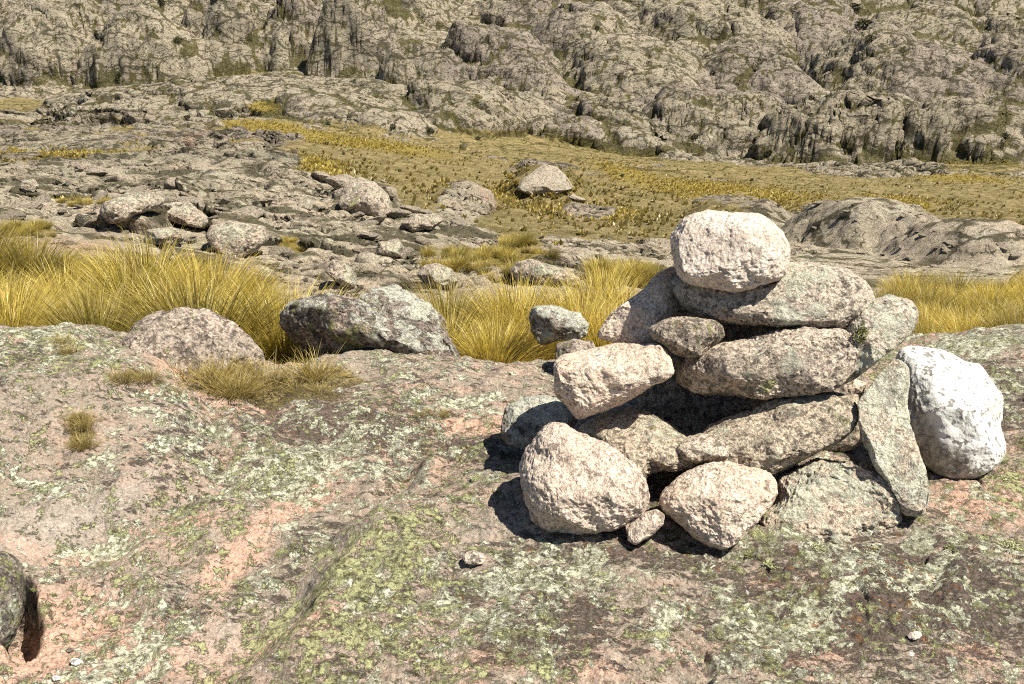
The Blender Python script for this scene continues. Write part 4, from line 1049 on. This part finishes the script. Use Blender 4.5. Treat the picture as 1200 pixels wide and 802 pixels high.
for k in range(50):
    x, y = random.uniform(120, 1190), random.uniform(5, 185)
    if gmask(crev, *hit(x, y)[:2]) > .3 : shrub(x, y, random.uniform(4, 9), 'small dark shrub in a crevice of the mountain side', 'dark shrubs of the mountain side')

# ---- moss clumps
def moss_mesh(seed, n=420):
    rs = np.random.default_rng(seed)
    v = rs.normal(size=(n, 3)); v /= np.linalg.norm(v, axis=1)[:, None]; v[:, 2] = np.abs(v[:, 2])
    c = v * rs.uniform(.5, 1, n)[:, None] * np.array([1, .8, .55]) * (1 + .3 * np.sin(v[:, 0] * 6 + seed) * np.sin(v[:, 1] * 5))[:, None]
    a = v + .7 * rs.normal(size=(n, 3)); a /= np.linalg.norm(a, axis=1)[:, None]
    b = np.cross(a, rs.normal(size=(n, 3))); b /= np.linalg.norm(b, axis=1)[:, None]
    s = rs.uniform(.10, .22, n)[:, None]
    V = np.stack([c - a * s * .3, c + b * s * .45, c + a * s, c - b * s * .45], 1).reshape(-1, 3)
    return mesh_np('moss_clump', V, np.arange(n * 4).reshape(-1, 4), False)
MOSS = [moss_mesh(600 + k) for k in range(3)]
M_MOSS = mat_leaf('olive_moss', (.07, .075, .025), (.26, .26, .10))
M_LEAFL = mat_leaf('pale_leafy_lichen', (.22, .23, .10), (.46, .47, .27))
for me in MOSS: me.materials.append(M_MOSS)
MOSSP = [me.copy() for me in MOSS]
for me in MOSSP: me.materials.clear(); me.materials.append(M_LEAFL)
cstone = [o for o in COL.objects if o.get('label', '').startswith('angular grey stone rising')][0]
# the clump sits on the front of its stone: find the surface along the sight line
def on_stone(o, x, y):
    from mathutils import Vector
    e_ = Vector((0, 0, CAMZ)); d_ = (Vector(unproj(x, y, 3.0)) - e_).normalized()
    from mathutils.bvhtree import BVHTree
    tree = BVHTree.FromPolygons([v.co[:] for v in o.data.vertices], [p.vertices[:] for p in o.data.polygons])
    loc, nrm, _, _ = tree.ray_cast(e_ - o.location, d_)
    return loc, nrm
lc, nr = on_stone(cstone, 1008, 392)
if lc is not None:
    mo = link('moss_clump', MOSS[0], parent=cstone, loc=lc, scale=(.034, .034, .034)); mo.rotation_euler = nr.to_track_quat('Z', 'Y').to_euler()
for x, y, r, kind, lab in [(1010, 590, 13, 0, None), (985, 628, 16, 1, None), (1020, 640, 18, 1, None), (960, 640, 12, 1, None), (1180, 560, 14, 1, None), (1165, 585, 12, 1, None), (1120, 640, 16, 0, None), (1150, 632, 12, 1, None), (880, 652, 10, 0, None), (905, 660, 14, 1, None),
                      (560, 560, 12, 1, None), (585, 575, 12, 0, None), (60, 697, 9, 0, None), (40, 690, 7, 0, None), (85, 770, 6, 0, None), (650, 585, 9, 0, None), (1190, 640, 16, 1, None), (735, 715, 9, 1, None)]:
    p = hit(x, y); k = r * p[1] / F
    o = link('moss_clump', random.choice(MOSSP if kind else MOSS), loc=(p[0], p[1], p[2] - .15 * k), rot=(0, 0, random.uniform(0, 6)), scale=(k, k, k * random.uniform(.3, .45)))
    tag(o, 'pale leafy lichen clump on the rock around the cairn' if kind else 'dark olive moss clump on the rock around the cairn', 'lichen clump' if kind else 'moss clump', 'lichen clumps around the cairn' if kind else 'moss clumps around the cairn')

# ------------------------------------------------------------------ light, sky, camera
EL, AZ = D2R(57), D2R(27)          # sun to the right of the view, slightly behind the camera
sd_ = np.array([math.cos(EL) * math.cos(AZ), -math.cos(EL) * math.sin(AZ), math.sin(EL)])
w = bpy.data.worlds.new('World'); SC.world = w; w.use_nodes = True
nt = w.node_tree
sky = nt.nodes.new('ShaderNodeTexSky'); sky.sky_type = 'NISHITA'; sky.sun_disc = False
sky.sun_elevation = EL; sky.sun_rotation = math.atan2(sd_[0], sd_[1]); sky.altitude = 1800
bg = nt.nodes['Background']; bg.inputs[1].default_value = .055
nt.links.new(sky.outputs[0], bg.inputs[0])
sl = bpy.data.lights.new('sun', 'SUN'); sl.energy = 5.0; sl.angle = D2R(.5); sl.color = (1, .938, .80)
so = bpy.data.objects.new('sun', sl); COL.objects.link(so)
from mathutils import Vector
so.rotation_euler = Vector(sd_).to_track_quat('Z', 'Y').to_euler(); so.location = (6, -2, 10)
cam = bpy.data.cameras.new('camera'); cam.sensor_width = 36; cam.lens = 36 * F / 1200; cam.clip_end = 3000; cam.clip_start = .05
camo = bpy.data.objects.new('camera', cam); COL.objects.link(camo)
camo.location = (0, 0, CAMZ); camo.rotation_euler = (PI / 2 - PITCH, 0, 0)
SC.camera = camo
vs = SC.view_settings
vs.view_transform = 'Standard'; vs.look = 'None'; vs.exposure = 0.88; vs.gamma = 1.0
SC.cycles.use_denoising = False; SC.cycles.filter_width = 1.1
SC.cycles.max_bounces = 5; SC.cycles.diffuse_bounces = 3
